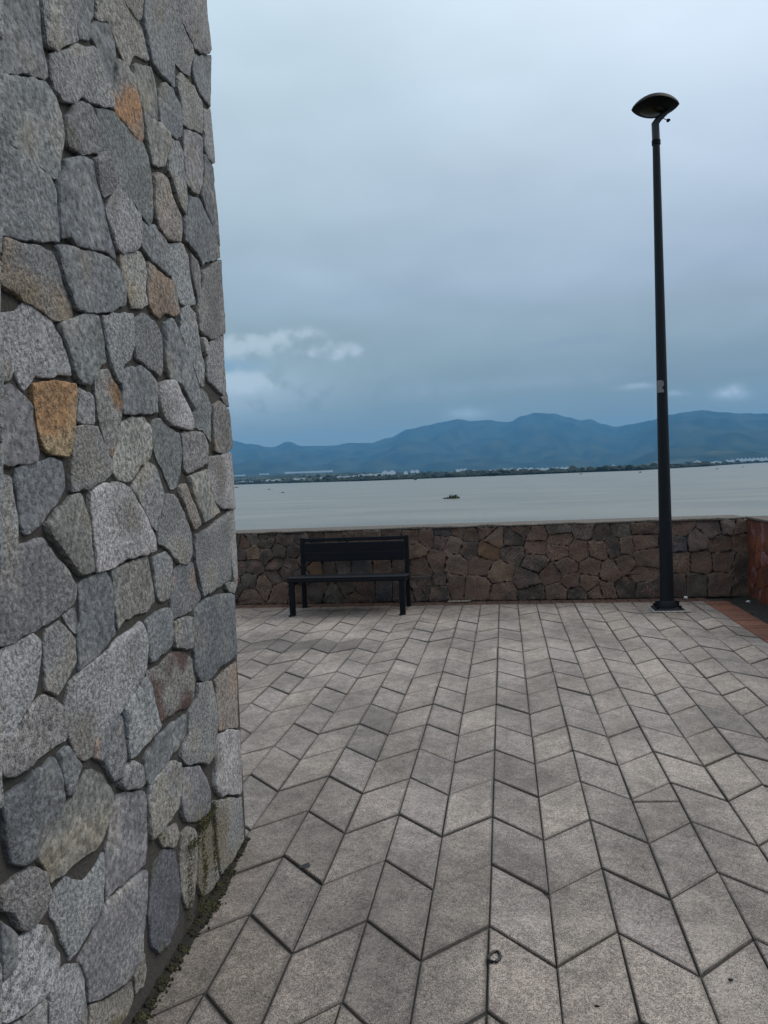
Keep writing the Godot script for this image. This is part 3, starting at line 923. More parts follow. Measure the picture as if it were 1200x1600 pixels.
	rubble("p", [-1.632, 1.607, -1.608, 1.607, -1.535, 1.614, -1.482, 1.620, -1.471, 1.643, -1.484, 1.695, -1.487, 1.748, -1.531, 1.769, -1.566, 1.788, -1.614, 1.778])
	rubble("O", [-1.478, 1.756, -1.472, 1.711, -1.461, 1.666, -1.446, 1.647, -1.381, 1.635, -1.336, 1.629, -1.323, 1.655, -1.304, 1.714, -1.284, 1.773, -1.281, 1.826, -1.360, 1.819, -1.434, 1.810, -1.478, 1.801])
	rubble("g", [-1.278, 1.774, -1.292, 1.731, -1.244, 1.722, -1.184, 1.726, -1.186, 1.764, -1.189, 1.799, -1.233, 1.812, -1.273, 1.812])
	rubble("brs", [-1.174, 1.809, -1.161, 1.766, -1.156, 1.714, -1.125, 1.662, -1.097, 1.635, -1.055, 1.682, -1.026, 1.749, -1.012, 1.797, -1.016, 1.834, -1.062, 1.857, -1.090, 1.881, -1.136, 1.879, -1.167, 1.862])
	rubble("t", [-1.314, 1.656, -1.331, 1.590, -1.333, 1.544, -1.247, 1.551, -1.154, 1.572, -1.101, 1.599, -1.110, 1.626, -1.142, 1.679, -1.167, 1.717, -1.244, 1.716, -1.302, 1.706])
	rubble("tl", [-1.080, 1.645, -1.101, 1.599, -1.056, 1.575, -0.995, 1.561, -0.949, 1.580, -0.899, 1.609, -0.823, 1.641, -0.804, 1.672, -0.809, 1.744, -0.855, 1.767, -0.971, 1.753, -1.037, 1.730])
	rubble("bd", [-1.567, 1.547, -1.560, 1.496, -1.552, 1.452, -1.533, 1.446, -1.471, 1.476, -1.394, 1.519, -1.361, 1.550, -1.353, 1.590, -1.368, 1.619, -1.412, 1.624, -1.509, 1.612, -1.569, 1.600])
	rubble("t", [-1.651, 1.425, -1.628, 1.425, -1.579, 1.432, -1.573, 1.446, -1.579, 1.504, -1.584, 1.547, -1.592, 1.583, -1.633, 1.590])
	rubble("tg", [-1.434, 1.427, -1.380, 1.382, -1.337, 1.344, -1.307, 1.324, -1.245, 1.329, -1.244, 1.367, -1.249, 1.445, -1.270, 1.497, -1.289, 1.536, -1.331, 1.533, -1.396, 1.503, -1.458, 1.467])
	rubble("lp", [-1.242, 1.504, -1.234, 1.452, -1.232, 1.383, -1.228, 1.325, -1.166, 1.323, -1.127, 1.327, -1.045, 1.336, -0.934, 1.338, -0.832, 1.343, -0.847, 1.386, -0.896, 1.450, -0.959, 1.502, -1.018, 1.548, -1.077, 1.568, -1.174, 1.560, -1.231, 1.538])
	rubble("g", [-0.976, 1.541, -0.935, 1.511, -0.871, 1.458, -0.828, 1.415, -0.789, 1.402, -0.744, 1.462, -0.725, 1.525, -0.755, 1.579, -0.810, 1.626, -0.849, 1.626, -0.951, 1.560])
	rubble("g", [-0.789, 1.402, -0.799, 1.365, -0.707, 1.335, -0.683, 1.306, -0.629, 1.278, -0.552, 1.269, -0.503, 1.299, -0.523, 1.382, -0.575, 1.454, -0.626, 1.507, -0.703, 1.525, -0.743, 1.468])
	rubble("p", [-1.672, 1.218, -1.626, 1.218, -1.551, 1.223, -1.470, 1.230, -1.395, 1.247, -1.340, 1.262, -1.335, 1.303, -1.355, 1.330, -1.396, 1.368, -1.450, 1.413, -1.475, 1.435, -1.604, 1.427, -1.651, 1.418])
	rubble("bd", [-1.319, 1.217, -1.336, 1.162, -1.342, 1.083, -1.284, 1.091, -1.211, 1.108, -1.135, 1.137, -1.137, 1.210, -1.135, 1.292, -1.167, 1.318, -1.240, 1.315, -1.316, 1.305])
	rubble("g", [-1.384, 1.213, -1.349, 1.185, -1.333, 1.186, -1.332, 1.219, -1.348, 1.247, -1.402, 1.237])
	rubble("g", [-1.503, 1.137, -1.501, 1.078, -1.447, 1.052, -1.415, 1.070, -1.383, 1.083, -1.352, 1.108, -1.348, 1.166, -1.391, 1.203, -1.427, 1.226, -1.485, 1.217])
	rubble("t", [-1.122, 1.208, -1.118, 1.142, -1.067, 1.160, -1.001, 1.167, -0.910, 1.161, -0.849, 1.181, -0.863, 1.265, -0.888, 1.329, -1.025, 1.324, -1.129, 1.313])
	rubble("b", [-0.839, 1.220, -0.810, 1.170, -0.730, 1.171, -0.688, 1.230, -0.690, 1.296, -0.735, 1.329, -0.846, 1.320])
	rubble("osb", [-0.695, 1.220, -0.720, 1.159, -0.712, 1.097, -0.595, 1.093, -0.500, 1.099, -0.429, 1.123, -0.467, 1.188, -0.489, 1.262, -0.569, 1.278, -0.672, 1.261])
	rubble("g", [-0.471, 1.295, -0.450, 1.210, -0.414, 1.132, -0.321, 1.130, -0.205, 1.138, -0.088, 1.148, -0.065, 1.239, -0.056, 1.347, -0.060, 1.428, -0.163, 1.407, -0.335, 1.375, -0.461, 1.361])
	rubble("g", [-0.052, 1.319, -0.052, 1.211, -0.039, 1.128, 0.020, 1.133, 0.036, 1.284, 0.030, 1.437, -0.043, 1.427])
	rubble("b", [-0.919, 1.062, -0.908, 0.998, -0.833, 1.001, -0.741, 1.012, -0.724, 1.051, -0.728, 1.102, -0.745, 1.142, -0.839, 1.144, -0.929, 1.130])
	rubble("g", [-0.719, 1.050, -0.708, 1.004, -0.613, 0.971, -0.545, 0.967, -0.530, 1.023, -0.530, 1.071, -0.597, 1.084, -0.708, 1.087])
	rubble("bd", [-0.538, 0.966, -0.533, 0.871, -0.474, 0.820, -0.371, 0.804, -0.293, 0.822, -0.174, 0.818, -0.048, 0.815, -0.056, 0.994, -0.043, 1.074, -0.114, 1.093, -0.249, 1.106, -0.396, 1.112, -0.514, 1.092])
	rubble("n", [-0.113, 1.098, -0.042, 1.082, 0.010, 1.126, -0.164, 1.140])
	rubble("l", [-1.114, 1.114, -1.194, 1.096, -1.285, 1.083, -1.352, 1.075, -1.385, 1.067, -1.417, 1.027, -1.420, 0.972, -1.402, 0.918, -1.385, 0.879, -1.337, 0.844, -1.296, 0.846, -1.256, 0.884, -1.199, 0.900, -1.119, 0.911, -1.052, 0.939, -0.997, 0.962, -0.947, 0.988, -0.929, 1.054, -0.931, 1.110, -0.960, 1.136])
	rubble("l", [-1.694, 1.013, -1.648, 1.011, -1.596, 1.044, -1.546, 1.081, -1.517, 1.126, -1.507, 1.199, -1.539, 1.221, -1.603, 1.213, -1.673, 1.207])
	rubble("rt", [-1.570, 1.051, -1.623, 1.024, -1.694, 1.006, -1.700, 0.947, -1.679, 0.938, -1.609, 0.925, -1.544, 0.930, -1.475, 0.935, -1.422, 0.933, -1.417, 0.971, -1.422, 1.013, -1.476, 1.053, -1.510, 1.067])
	rubble("b", [-1.451, 0.832, -1.438, 0.794, -1.401, 0.795, -1.369, 0.848, -1.397, 0.883, -1.426, 0.918, -1.463, 0.912])
	rubble("bd", [-1.692, 0.811, -1.676, 0.747, -1.631, 0.721, -1.594, 0.719, -1.551, 0.744, -1.508, 0.762, -1.469, 0.776, -1.455, 0.801, -1.473, 0.872, -1.492, 0.910, -1.560, 0.906, -1.636, 0.900, -1.695, 0.896])
	rubble("tg", [-1.495, 0.756, -1.539, 0.738, -1.576, 0.711, -1.553, 0.684, -1.537, 0.629, -1.467, 0.616, -1.390, 0.616, -1.325, 0.601, -1.271, 0.609, -1.230, 0.643, -1.196, 0.701, -1.226, 0.740, -1.267, 0.792, -1.333, 0.817, -1.386, 0.785, -1.449, 0.772])
	rubble("osb", [-1.296, 0.846, -1.264, 0.817, -1.231, 0.787, -1.192, 0.735, -1.150, 0.728, -1.116, 0.770, -1.116, 0.836, -1.121, 0.893, -1.158, 0.916, -1.225, 0.896, -1.275, 0.873])
	rubble("lb", [-1.102, 0.812, -1.093, 0.756, -1.009, 0.760, -0.939, 0.765, -0.862, 0.780, -0.890, 0.840, -0.927, 0.923, -0.950, 0.965, -1.031, 0.938, -1.098, 0.911])
	rubble("R", [-0.929, 0.913, -0.904, 0.845, -0.861, 0.790, -0.792, 0.793, -0.699, 0.782, -0.612, 0.766, -0.546, 0.781, -0.517, 0.844, -0.539, 0.919, -0.613, 0.967, -0.727, 0.987, -0.837, 0.971, -0.935, 0.975])
	rubble("b", [-0.998, 0.667, -0.974, 0.638, -0.881, 0.641, -0.789, 0.659, -0.697, 0.670, -0.653, 0.688, -0.645, 0.749, -0.776, 0.758, -0.891, 0.755, -0.992, 0.720])
	rubble("g", [-0.637, 0.672, -0.702, 0.638, -0.706, 0.611, -0.640, 0.570, -0.548, 0.547, -0.466, 0.504, -0.393, 0.514, -0.350, 0.599, -0.343, 0.697, -0.372, 0.795, -0.507, 0.822, -0.528, 0.771, -0.614, 0.751])
	rubble("tr", [-0.328, 0.692, -0.315, 0.582, -0.215, 0.559, -0.064, 0.517, -0.065, 0.558, -0.051, 0.692, -0.048, 0.787, -0.178, 0.793, -0.314, 0.784])
	rubble("g", [-1.163, 0.715, -1.127, 0.683, -1.066, 0.660, -1.014, 0.654, -1.024, 0.717, -1.077, 0.746, -1.126, 0.752])
	rubble("ty", [-0.981, 0.590, -0.991, 0.515, -0.969, 0.465, -0.906, 0.455, -0.837, 0.465, -0.754, 0.472, -0.724, 0.525, -0.723, 0.613, -0.792, 0.639, -0.882, 0.637, -0.966, 0.630])
	rubble("p", [-0.735, 0.485, -0.731, 0.428, -0.667, 0.377, -0.546, 0.333, -0.444, 0.324, -0.433, 0.393, -0.491, 0.477, -0.550, 0.531, -0.699, 0.577])
	rubble("lp", [-0.397, 0.391, -0.332, 0.326, -0.217, 0.290, -0.095, 0.239, -0.064, 0.240, -0.061, 0.391, -0.064, 0.497, -0.217, 0.549, -0.369, 0.575])
	rubble("g", [-0.398, 0.241, -0.391, 0.138, -0.376, 0.041, -0.220, 0.012, -0.055, 0.021, -0.059, 0.085, -0.064, 0.204, -0.258, 0.289, -0.405, 0.339])
	rubble("p", [-1.232, 0.626, -1.258, 0.568, -1.273, 0.505, -1.273, 0.443, -1.198, 0.437, -1.097, 0.421, -1.023, 0.411, -1.000, 0.479, -0.990, 0.555, -0.995, 0.620, -1.128, 0.676, -1.186, 0.687])
	rubble("t", [-0.581, 0.279, -0.600, 0.194, -0.623, 0.125, -0.585, 0.069, -0.521, 0.045, -0.400, 0.036, -0.413, 0.098, -0.422, 0.228, -0.468, 0.305, -0.548, 0.318])
	rubble("tm", [-0.759, 0.276, -0.756, 0.175, -0.725, 0.102, -0.679, 0.080, -0.636, 0.120, -0.608, 0.222, -0.602, 0.312, -0.663, 0.364, -0.728, 0.367])
	rubble("bm", [-0.998, 0.318, -1.016, 0.249, -1.015, 0.152, -0.969, 0.099, -0.891, 0.075, -0.805, 0.104, -0.778, 0.176, -0.784, 0.256, -0.796, 0.334, -0.880, 0.384, -0.961, 0.376])
	rubble("tm", [-0.888, 0.401, -0.798, 0.357, -0.756, 0.374, -0.778, 0.419, -0.856, 0.448, -0.933, 0.443])
	rubble("lb", [-1.454, 0.601, -1.535, 0.595, -1.532, 0.549, -1.509, 0.504, -1.487, 0.443, -1.462, 0.396, -1.432, 0.392, -1.398, 0.405, -1.330, 0.414, -1.291, 0.444, -1.273, 0.505, -1.269, 0.569, -1.295, 0.560, -1.382, 0.546])
	rubble("rt", [-1.724, 0.717, -1.729, 0.678, -1.687, 0.640, -1.668, 0.600, -1.646, 0.580, -1.609, 0.579, -1.569, 0.586, -1.552, 0.615, -1.560, 0.665, -1.596, 0.698, -1.656, 0.715, -1.703, 0.712])
	rubble("b", [-1.744, 0.529, -1.699, 0.527, -1.681, 0.550, -1.681, 0.587, -1.701, 0.624, -1.731, 0.652])
	rubble("l", [-1.679, 0.542, -1.700, 0.520, -1.745, 0.522, -1.753, 0.446, -1.711, 0.422, -1.641, 0.401, -1.591, 0.388, -1.549, 0.397, -1.519, 0.416, -1.523, 0.451, -1.537, 0.506, -1.561, 0.540, -1.610, 0.569, -1.671, 0.577])
	rubble("p", [-1.314, 0.405, -1.367, 0.386, -1.425, 0.371, -1.400, 0.306, -1.394, 0.243, -1.320, 0.200, -1.249, 0.178, -1.153, 0.150, -1.085, 0.173, -1.061, 0.256, -1.035, 0.319, -1.025, 0.393, -1.119, 0.414, -1.274, 0.434])
	rubble("l", [-1.551, 0.383, -1.569, 0.342, -1.575, 0.288, -1.410, 0.165, -1.406, 0.226, -1.407, 0.302, -1.426, 0.356, -1.448, 0.383, -1.512, 0.401])
	rubble("g", [-1.758, 0.394, -1.590, 0.299, -1.584, 0.380, -1.629, 0.390, -1.689, 0.403, -1.754, 0.433])
	rubble("tm", [-1.404, 0.157, -1.281, 0.074, -1.193, 0.064, -1.149, 0.081, -1.151, 0.133, -1.214, 0.150, -1.304, 0.185, -1.386, 0.228])
	rubble("tm", [-1.128, 0.076, -1.081, 0.072, -1.050, 0.101, -1.052, 0.152, -1.086, 0.164, -1.128, 0.143])
	damp_foot = false
	# the rest of the face, past the frame, and the end face towards the lake
	var left := [Vector2(-1.535, 2.653), Vector2(-1.768, 0.4455)]
	var ldir: Vector2 = (left[0] - left[1]).normalized()
	var lnor := ldir.orthogonal()
	if lnor.x < 0.0:
		lnor = -lnor
	var tdir := (Vector2(0.0622, 3.6528) - Vector2(-1.5183, 2.6903)).normalized()
	var tnor := tdir.orthogonal()
	if tnor.y > 0.0:
		tnor = -tnor
	var join := begin()
	var seeds := scatter(-5.2, 0.0, 0.03, 5.6, 0.24, 0.95)
	for i in seeds.size():
		var p := cell(seeds, i, rect(-5.19, 0.005, 0.045, 5.6))
		var side := half_plane(p, left[1], lnor)
		var over := half_plane(half_plane(p, Vector2(0.0622, 3.6528), tnor), left[1], -lnor)
		for q in [side, over]:
			if q.size() >= 3 and polygon_area(q) > 0.002:
				var s := stone_mesh(q, 0.005, rng.randf_range(0.022, 0.04), ["g", "b", "l", "t", "g", "p", "gg"][rng.randi() % 7], 0.05)
				if s:
					join.append_from(s, 0, Transform3D.IDENTITY)
	seeds = scatter(0.0, 0.0, 3.3, 5.6, 0.27, 0.95)
	var turn := Transform3D(Basis(Vector3.UP, PI * 0.5), Vector3(-0.004, 0, 0.0))
	for i in seeds.size():
		var s := stone_mesh(cell(seeds, i, rect(0.012, 0.005, 3.3, 5.6)), 0.005, rng.randf_range(0.012, 0.03), ["g", "b", "n", "t", "g", "p", "gg"][rng.randi() % 7], 0.05)
		if s:
			join.append_from(s, 0, turn)
	var o := put("outer_stones", join.commit(), stone_mat, tall_wall)
	o.set_meta("kind", "stuff")

func build_parapet() -> void:
	var par := thing("parapet", Vector3(0, 0, PARAPET_Z - 0.018))
	tag(par, "low brown stone parapet with a mortar coping, behind the bench", "wall")
	put("mortar_core", box_mesh(Vector3(9.6, 1.2, 0.38), 0.0, Vector3(-1.6, 0.30, -0.19)), mat(Color(0.065, 0.05, 0.042), 1.0), par)
	var given := [
		["d", -3.40, 0.21], ["d", -3.37, 0.81], ["d", -3.34, 0.47], ["d", -3.33, 0.65], ["r", -3.27, 0.79], ["n", -3.24, 0.12],
		["g", -3.23, 0.30], ["g", -3.15, 0.85], ["d", -3.15, 0.49], ["t", -3.14, 0.65], ["r", -3.02, 0.25], ["d", -2.99, 0.86],
		["d", -2.97, 0.62], ["d", -2.97, 0.78], ["d", -2.87, 0.34], ["d", -2.86, 0.50], ["r", -2.81, 0.18], ["d", -2.81, 0.68],
		["d", -2.75, 0.39], ["d", -2.73, 0.80], ["d", -2.67, 0.50], ["d", -2.62, 0.66], ["r", -2.60, 0.15], ["d", -2.52, 0.33],
		["d", -2.50, 0.81], ["d", -2.48, 0.56], ["o", -2.35, 0.44], ["d", -2.34, 0.19], ["r", -2.33, 0.85], ["d", -2.27, 0.67],
		["g", -2.19, 0.44], ["g", -2.13, 0.12], ["r", -2.12, 0.86], ["g", -2.00, 0.46], ["d", -1.99, 0.66], ["d", -1.97, 0.19],
		["n", -1.86, 0.05], ["r", -1.85, 0.85], ["b", -1.78, 0.45], ["n", -1.74, 0.16], ["d", -1.72, 0.66], ["r", -1.62, 0.84],
		["r", -1.48, 0.44], ["b", -1.47, 0.16], ["d", -1.45, 0.65], ["r", -1.40, 0.84], ["d", -1.31, 0.15], ["d", -1.30, 0.44],
		["r", -1.13, 0.78], ["t", -1.09, 0.64], ["r", -1.03, 0.44], ["d", -1.02, 0.22], ["r", -0.95, 0.79], ["r", -0.85, 0.50],
		["d", -0.80, 0.17], ["d", -0.80, 0.21], ["d", -0.78, 0.76], ["b", -0.76, 0.84], ["r", -0.65, 0.21], ["l", -0.63, 0.70],
		["r", -0.60, 0.45], ["n", -0.54, 0.90], ["d", -0.43, 0.63], ["n", -0.42, 0.82], ["r", -0.36, 0.18], ["r", -0.32, 0.43],
		["n", -0.24, 0.88], ["o", -0.23, 0.61], ["r", -0.13, 0.76], ["t", -0.08, 0.34], ["r", -0.04, 0.10], ["d", 0.08, 0.57],
		["d", 0.08, 0.75], ["n", 0.19, 0.91], ["d", 0.23, 0.25], ["d", 0.28, 0.08], ["d", 0.34, 0.46], ["r", 0.36, 0.63],
		["r", 0.36, 0.79], ["r", 0.53, 0.31], ["r", 0.60, 0.59], ["r", 0.60, 0.09], ["g", 0.61, 0.85], ["r", 0.62, 0.72],
		["r", 0.69, 0.39], ["r", 0.75, 0.22], ["d", 0.81, 0.07], ["r", 0.85, 0.57], ["p", 0.93, 0.84], ["r", 0.94, 0.20],
		["r", 0.98, 0.38], ["r", 1.06, 0.07], ["r", 1.08, 0.59], ["d", 1.11, 0.79], ["r", 1.13, 0.08], ["r", 1.20, 0.33],
		["d", 1.24, 0.62], ["g", 1.34, 0.83], ["d", 1.38, 0.13], ["r", 1.39, 0.41], ["r", 1.39, 0.63], ["r", 1.54, 0.29],
		["r", 1.55, 0.66], ["n", 1.55, 0.84], ["r", 1.58, 0.48], ["d", 1.60, 0.11], ["d", 1.96, 0.15], ["b", 1.97, 0.65],
		["r", 1.99, 0.79], ["r", 1.99, 0.42], ["dg", 2.14, 0.15], ["p", 2.17, 0.66], ["r", 2.21, 0.42], ["p", 2.35, 0.80],
		["r", 2.43, 0.14], ["r", 2.44, 0.62], ["r", 2.47, 0.43], ["p", 2.53, 0.83], ["r", 2.65, 0.81], ["d", 2.67, 0.10],
		["d", 2.68, 0.38], ["r", 2.68, 0.65],
	]
	var seeds := []
	var kinds := []
	for g in given:
		seeds.append(Vector2(g[1], clampf(g[2], 0.05, 0.86)))
		kinds.append(g[0])
	for q in scatter(-6.4, 0.0, -3.45, 0.9, 0.2, 0.75):
		seeds.append(q)
		kinds.append(["r", "d", "t", "n", "r"][rng.randi() % 5])
	for i in seeds.size():
		var m := stone_mesh(cell(seeds, i, rect(-6.4, 0.004, 2.76, 0.895), 0.8), 0.0026, rng.randf_range(0.010, 0.045), "w" + kinds[i], 0.026, 2.3)
		if m:
			put("stone", m, stone_mat, par)
	# the coping: trowelled mortar, its front edge a little wavy
	var st := begin()
	st.set_smooth_group(-1)
	var pts := []
	for i in 97:
		var x := -6.42 + i * 0.095
		pts.append([x, 0.036 + 0.022 * broad.get_noise_1d(x * 160.0), 0.917 + 0.012 * broad.get_noise_1d(x * 90.0 + 400.0)])
	for i in pts.size() - 1:
		var a: Array = pts[i]
		var b: Array = pts[i + 1]
		quad(st, Vector3(a[0], 0.896, a[1]), Vector3(b[0], 0.896, b[1]), Vector3(b[0], b[2] - 0.008, b[1]), Vector3(a[0], a[2] - 0.008, a[1]), Vector3(0, 0, 1))
		quad(st, Vector3(a[0], a[2] - 0.008, a[1]), Vector3(b[0], b[2] - 0.008, b[1]), Vector3(b[0], b[2], b[1] - 0.01), Vector3(a[0], a[2], a[1] - 0.01), Vector3(0, 1, 1))
		quad(st, Vector3(a[0], a[2], a[1] - 0.01), Vector3(b[0], b[2], b[1] - 0.01), Vector3(b[0], 0.922, -0.40), Vector3(a[0], 0.922, -0.40), Vector3.UP)
		quad(st, Vector3(a[0], 0.896, -0.40), Vector3(b[0], 0.896, -0.40), Vector3(b[0], 0.922, -0.40), Vector3(a[0], 0.922, -0.40), Vector3(0, 0, -1))
		quad(st, Vector3(a[0], 0.896, a[1]), Vector3(b[0], 0.896, b[1]), Vector3(b[0], 0.896, -0.40), Vector3(a[0], 0.896, -0.40), Vector3.DOWN)
	var cap := stone_plain(Color(0.17, 0.145, 0.125))
	put("coping", finish(st), cap, par)

func stone_plain(c: Color) -> StandardMaterial3D:
	var m := mat(c, 0.95)
	m.albedo_texture = stone_mat.albedo_texture
	m.uv1_triplanar = true
	m.uv1_world_triplanar = true
	m.uv1_scale = Vector3(1.3, 1.3, 1.3)
	return m

func build_red_wall() -> void:
	# a red-painted planter wall that leaves the parapet at a right angle
	var o := thing("red_wall", Vector3(2.735, 0, PARAPET_Z + 0.012))
	o.basis = Basis(Vector3(0, 0, 1), Vector3.UP, Vector3(-1, 0, 0))
	tag(o, "low red painted stone wall at the right edge, meeting the brown parapet", "wall")
	put("mortar_core", box_mesh(Vector3(6.0, 1.2, 0.3), 0.0, Vector3(3.0, 0.30, -0.16)), mat(Color(0.07, 0.018, 0.01), 0.95), o)
	var seeds := scatter(0.0, 0.0, 6.0, 0.9, 0.22, 0.8)
	for i in seeds.size():
		var s := stone_mesh(cell(seeds, i, rect(0.0, 0.004, 6.0, 0.895), 0.85), 0.0005, rng.randf_range(0.006, 0.018), "red" if rng.randf() < 0.8 else "redp", 0.05)
		if s:
			put("stone", s, stone_mat, o)
	put("coping", box_mesh(Vector3(6.0, 0.028, 0.36), 0.006, Vector3(3.0, 0.9135, -0.15)), stone_plain(Color(0.15, 0.115, 0.09)), o)

func build_moss() -> void:
	# a crumbly strip of dirt in the gap at the foot of the tall wall, moss growing in it and up the joints
	var st := begin()
	st.set_smooth_group(1)
	var edge := func(i: int, k: int) -> Vector3:
		var x := -2.2 + i * 0.0125
		var heavy := hat(x, -0.60, 0.36) + hat(x, -1.32, 0.3) * 0.7
		var wide := 0.0 + 0.020 * heavy + 0.010 * fine.get_noise_1d(x * 900.0) + 0.008 * broad.get_noise_1d(x * 300.0)
		var out := -0.012 + (0.024 + wide) * k / 4.0
		var y := (0.012 + 0.014 * heavy) * (1.0 - k / 4.0) * (0.6 + 0.5 * fine.get_noise_2d(x * 2500.0, k * 40.0)) + (0.002 if k < 4 else -0.003)
		return tall_wall.transform * Vector3(x, y, out + 0.012)
	for i in 176:
		for k in 4:
			quad(st, edge.call(i, k), edge.call(i + 1, k), edge.call(i + 1, k + 1), edge.call(i, k + 1), Vector3(0.3, 1, 0))
	var dirt := put("dirt", finish(st), stone_plain(Color(0.020, 0.017, 0.011)))
	tag(dirt, "crumbly dark dirt in the gap between tall wall and pavers", "dirt", "", "stuff")
	var spots := []
	var colors := []
	for i in 9000:
		var along_wall := -pow(rng.randf(), 0.8) * 1.85
		var heavy := hat(along_wall, -0.60, 0.34) + hat(along_wall, -1.32, 0.3) * 0.8
		var clump := fine.get_noise_1d(along_wall * 700.0)
		if rng.randf() > (0.08 + heavy) * clampf(0.5 + 1.6 * clump, 0.0, 1.0):
			continue
		var out := absf(rng.randfn(0.0, 0.009 + 0.010 * heavy)) - 0.004
		var s := rng.randf_range(0.003, 0.0095)
		var up := maxf(0.0, (0.022 - out) * 0.7) * rng.randf()
		var at := tall_wall.transform * Vector3(along_wall, up, out + 0.012)
		spots.append(Transform3D(Basis(Vector3(rng.randf(), 1, rng.randf()).normalized(), rng.randf() * TAU) * Basis.from_scale(Vector3(s * 1.7, s * rng.randf_range(0.6, 1.3), s * 1.2)), at))
		var g := rng.randf() * (0.6 + clump)
		colors.append(Color(0.018, 0.016, 0.010).lerp(Color(0.085, 0.085, 0.022), clampf(g * g, 0.0, 1.0)))
	for path in [[Vector2(-0.53, 0.17), Vector2(-0.62, 0.02)], [Vector2(-0.42, 0.25), Vector2(-0.45, 0.06)], [Vector2(-0.67, 0.33), Vector2(-0.72, 0.02)], [Vector2(-0.40, 0.33), Vector2(-0.52, 0.30)], [Vector2(-0.52, 0.30), Vector2(-0.58, 0.33)], [Vector2(-0.56, 0.32), Vector2(-0.56, 0.10)], [Vector2(-0.60, 0.28), Vector2(-0.70, 0.30)]]:
		for i in 260:
			var q: Vector2 = path[0].lerp(path[1], rng.randf()) + Vector2(rng.randfn(0.0, 0.011), rng.randfn(0.0, 0.011))
			var s := rng.randf_range(0.002, 0.0065)
			spots.append(Transform3D(Basis(Vector3(1, 1, 0).normalized(), rng.randf() * TAU) * Basis.from_scale(Vector3(s, s, s * 0.7)), tall_wall.transform * Vector3(q.x, q.y, rng.randf_range(0.010, 0.022))))
			colors.append(Color(0.03, 0.025, 0.013).lerp(Color(0.14, 0.13, 0.035), pow(rng.randf(), 1.5)))
	var m := mat(Color(1, 1, 1), 1.0)
	m.vertex_color_use_as_albedo = true
	var o := multi("moss", crown_mesh(7), m, spots, colors)
	add_child(o)
	tag(o, "dark green moss and dirt along the foot of the tall grey wall", "moss", "", "stuff")

# ---------------------------------------------------------------- furniture

func build_bench() -> void:
	var o := thing("park_bench", Vector3(-1.80, 0, -8.80))
	tag(o, "black metal bench with a slatted back, standing before the parapet", "bench")
	var m := mat(Color(0.006, 0.007, 0.010), 0.6)
	m.metallic_specular = 0.3
	var slat_m := mat(Color(0.007, 0.008, 0.012), 0.6)
	slat_m.metallic_specular = 0.3
	for s in [-1.0, 1.0]:
		put("leg", box_mesh(Vector3(0.062, 0.405, 0.05), 0.006, Vector3(s * 0.635, 0.2025, 0.268)), m, o)
		put("foot", box_mesh(Vector3(0.075, 0.012, 0.065), 0.003, Vector3(s * 0.635, 0.006, 0.3)), m, o)
		# rear leg and back post in one piece, leaning back a little above the seat
		var st := begin()
		box_into(st, Vector3(s * 0.635, 0.215, -0.272), Vector3(0.05, 0.43, 0.05), 0.005)
		put("leg", finish(st), m, o)
		var post := put("back_post", box_mesh(Vector3(0.052, 0.42, 0.045), 0.005, Vector3(0, 0.21, 0)), m, o, Vector3(s * 0.635, 0.425, -0.272))
		post.rotation.x = -0.06
		put("seat_rail", box_mesh(Vector3(0.05, 0.045, 0.50), 0.005, Vector3(s * 0.635, 0.362, 0.0)), m, o)
		put("foot", box_mesh(Vector3(0.065, 0.012, 0.065), 0.003, Vector3(s * 0.635, 0.006, -0.274)), m, o)
	put("front_rail", box_mesh(Vector3(1.36, 0.034, 0.03), 0.005, Vector3(0, 0.396, 0.283)), m, o)
	for i in 6:
		put("seat_slat", box_mesh(Vector3(1.37, 0.018, 0.08), 0.005, Vector3(0, 0.424 - 0.0068 * i, 0.252 - i * 0.094)), slat_m, o)
	for i in 3:
		var y: float = [0.815, 0.725, 0.612][i]
		var h: float = [0.045, 0.112, 0.108][i]
		var b := put("back_slat", box_mesh(Vector3(1.215 if i else 1.32, h, 0.022), 0.005), slat_m, o, Vector3(0, y, -0.272 + 0.03 - (y - 0.425) * 0.06 + (0.0 if i else -0.03)))
		b.rotation.x = -0.06

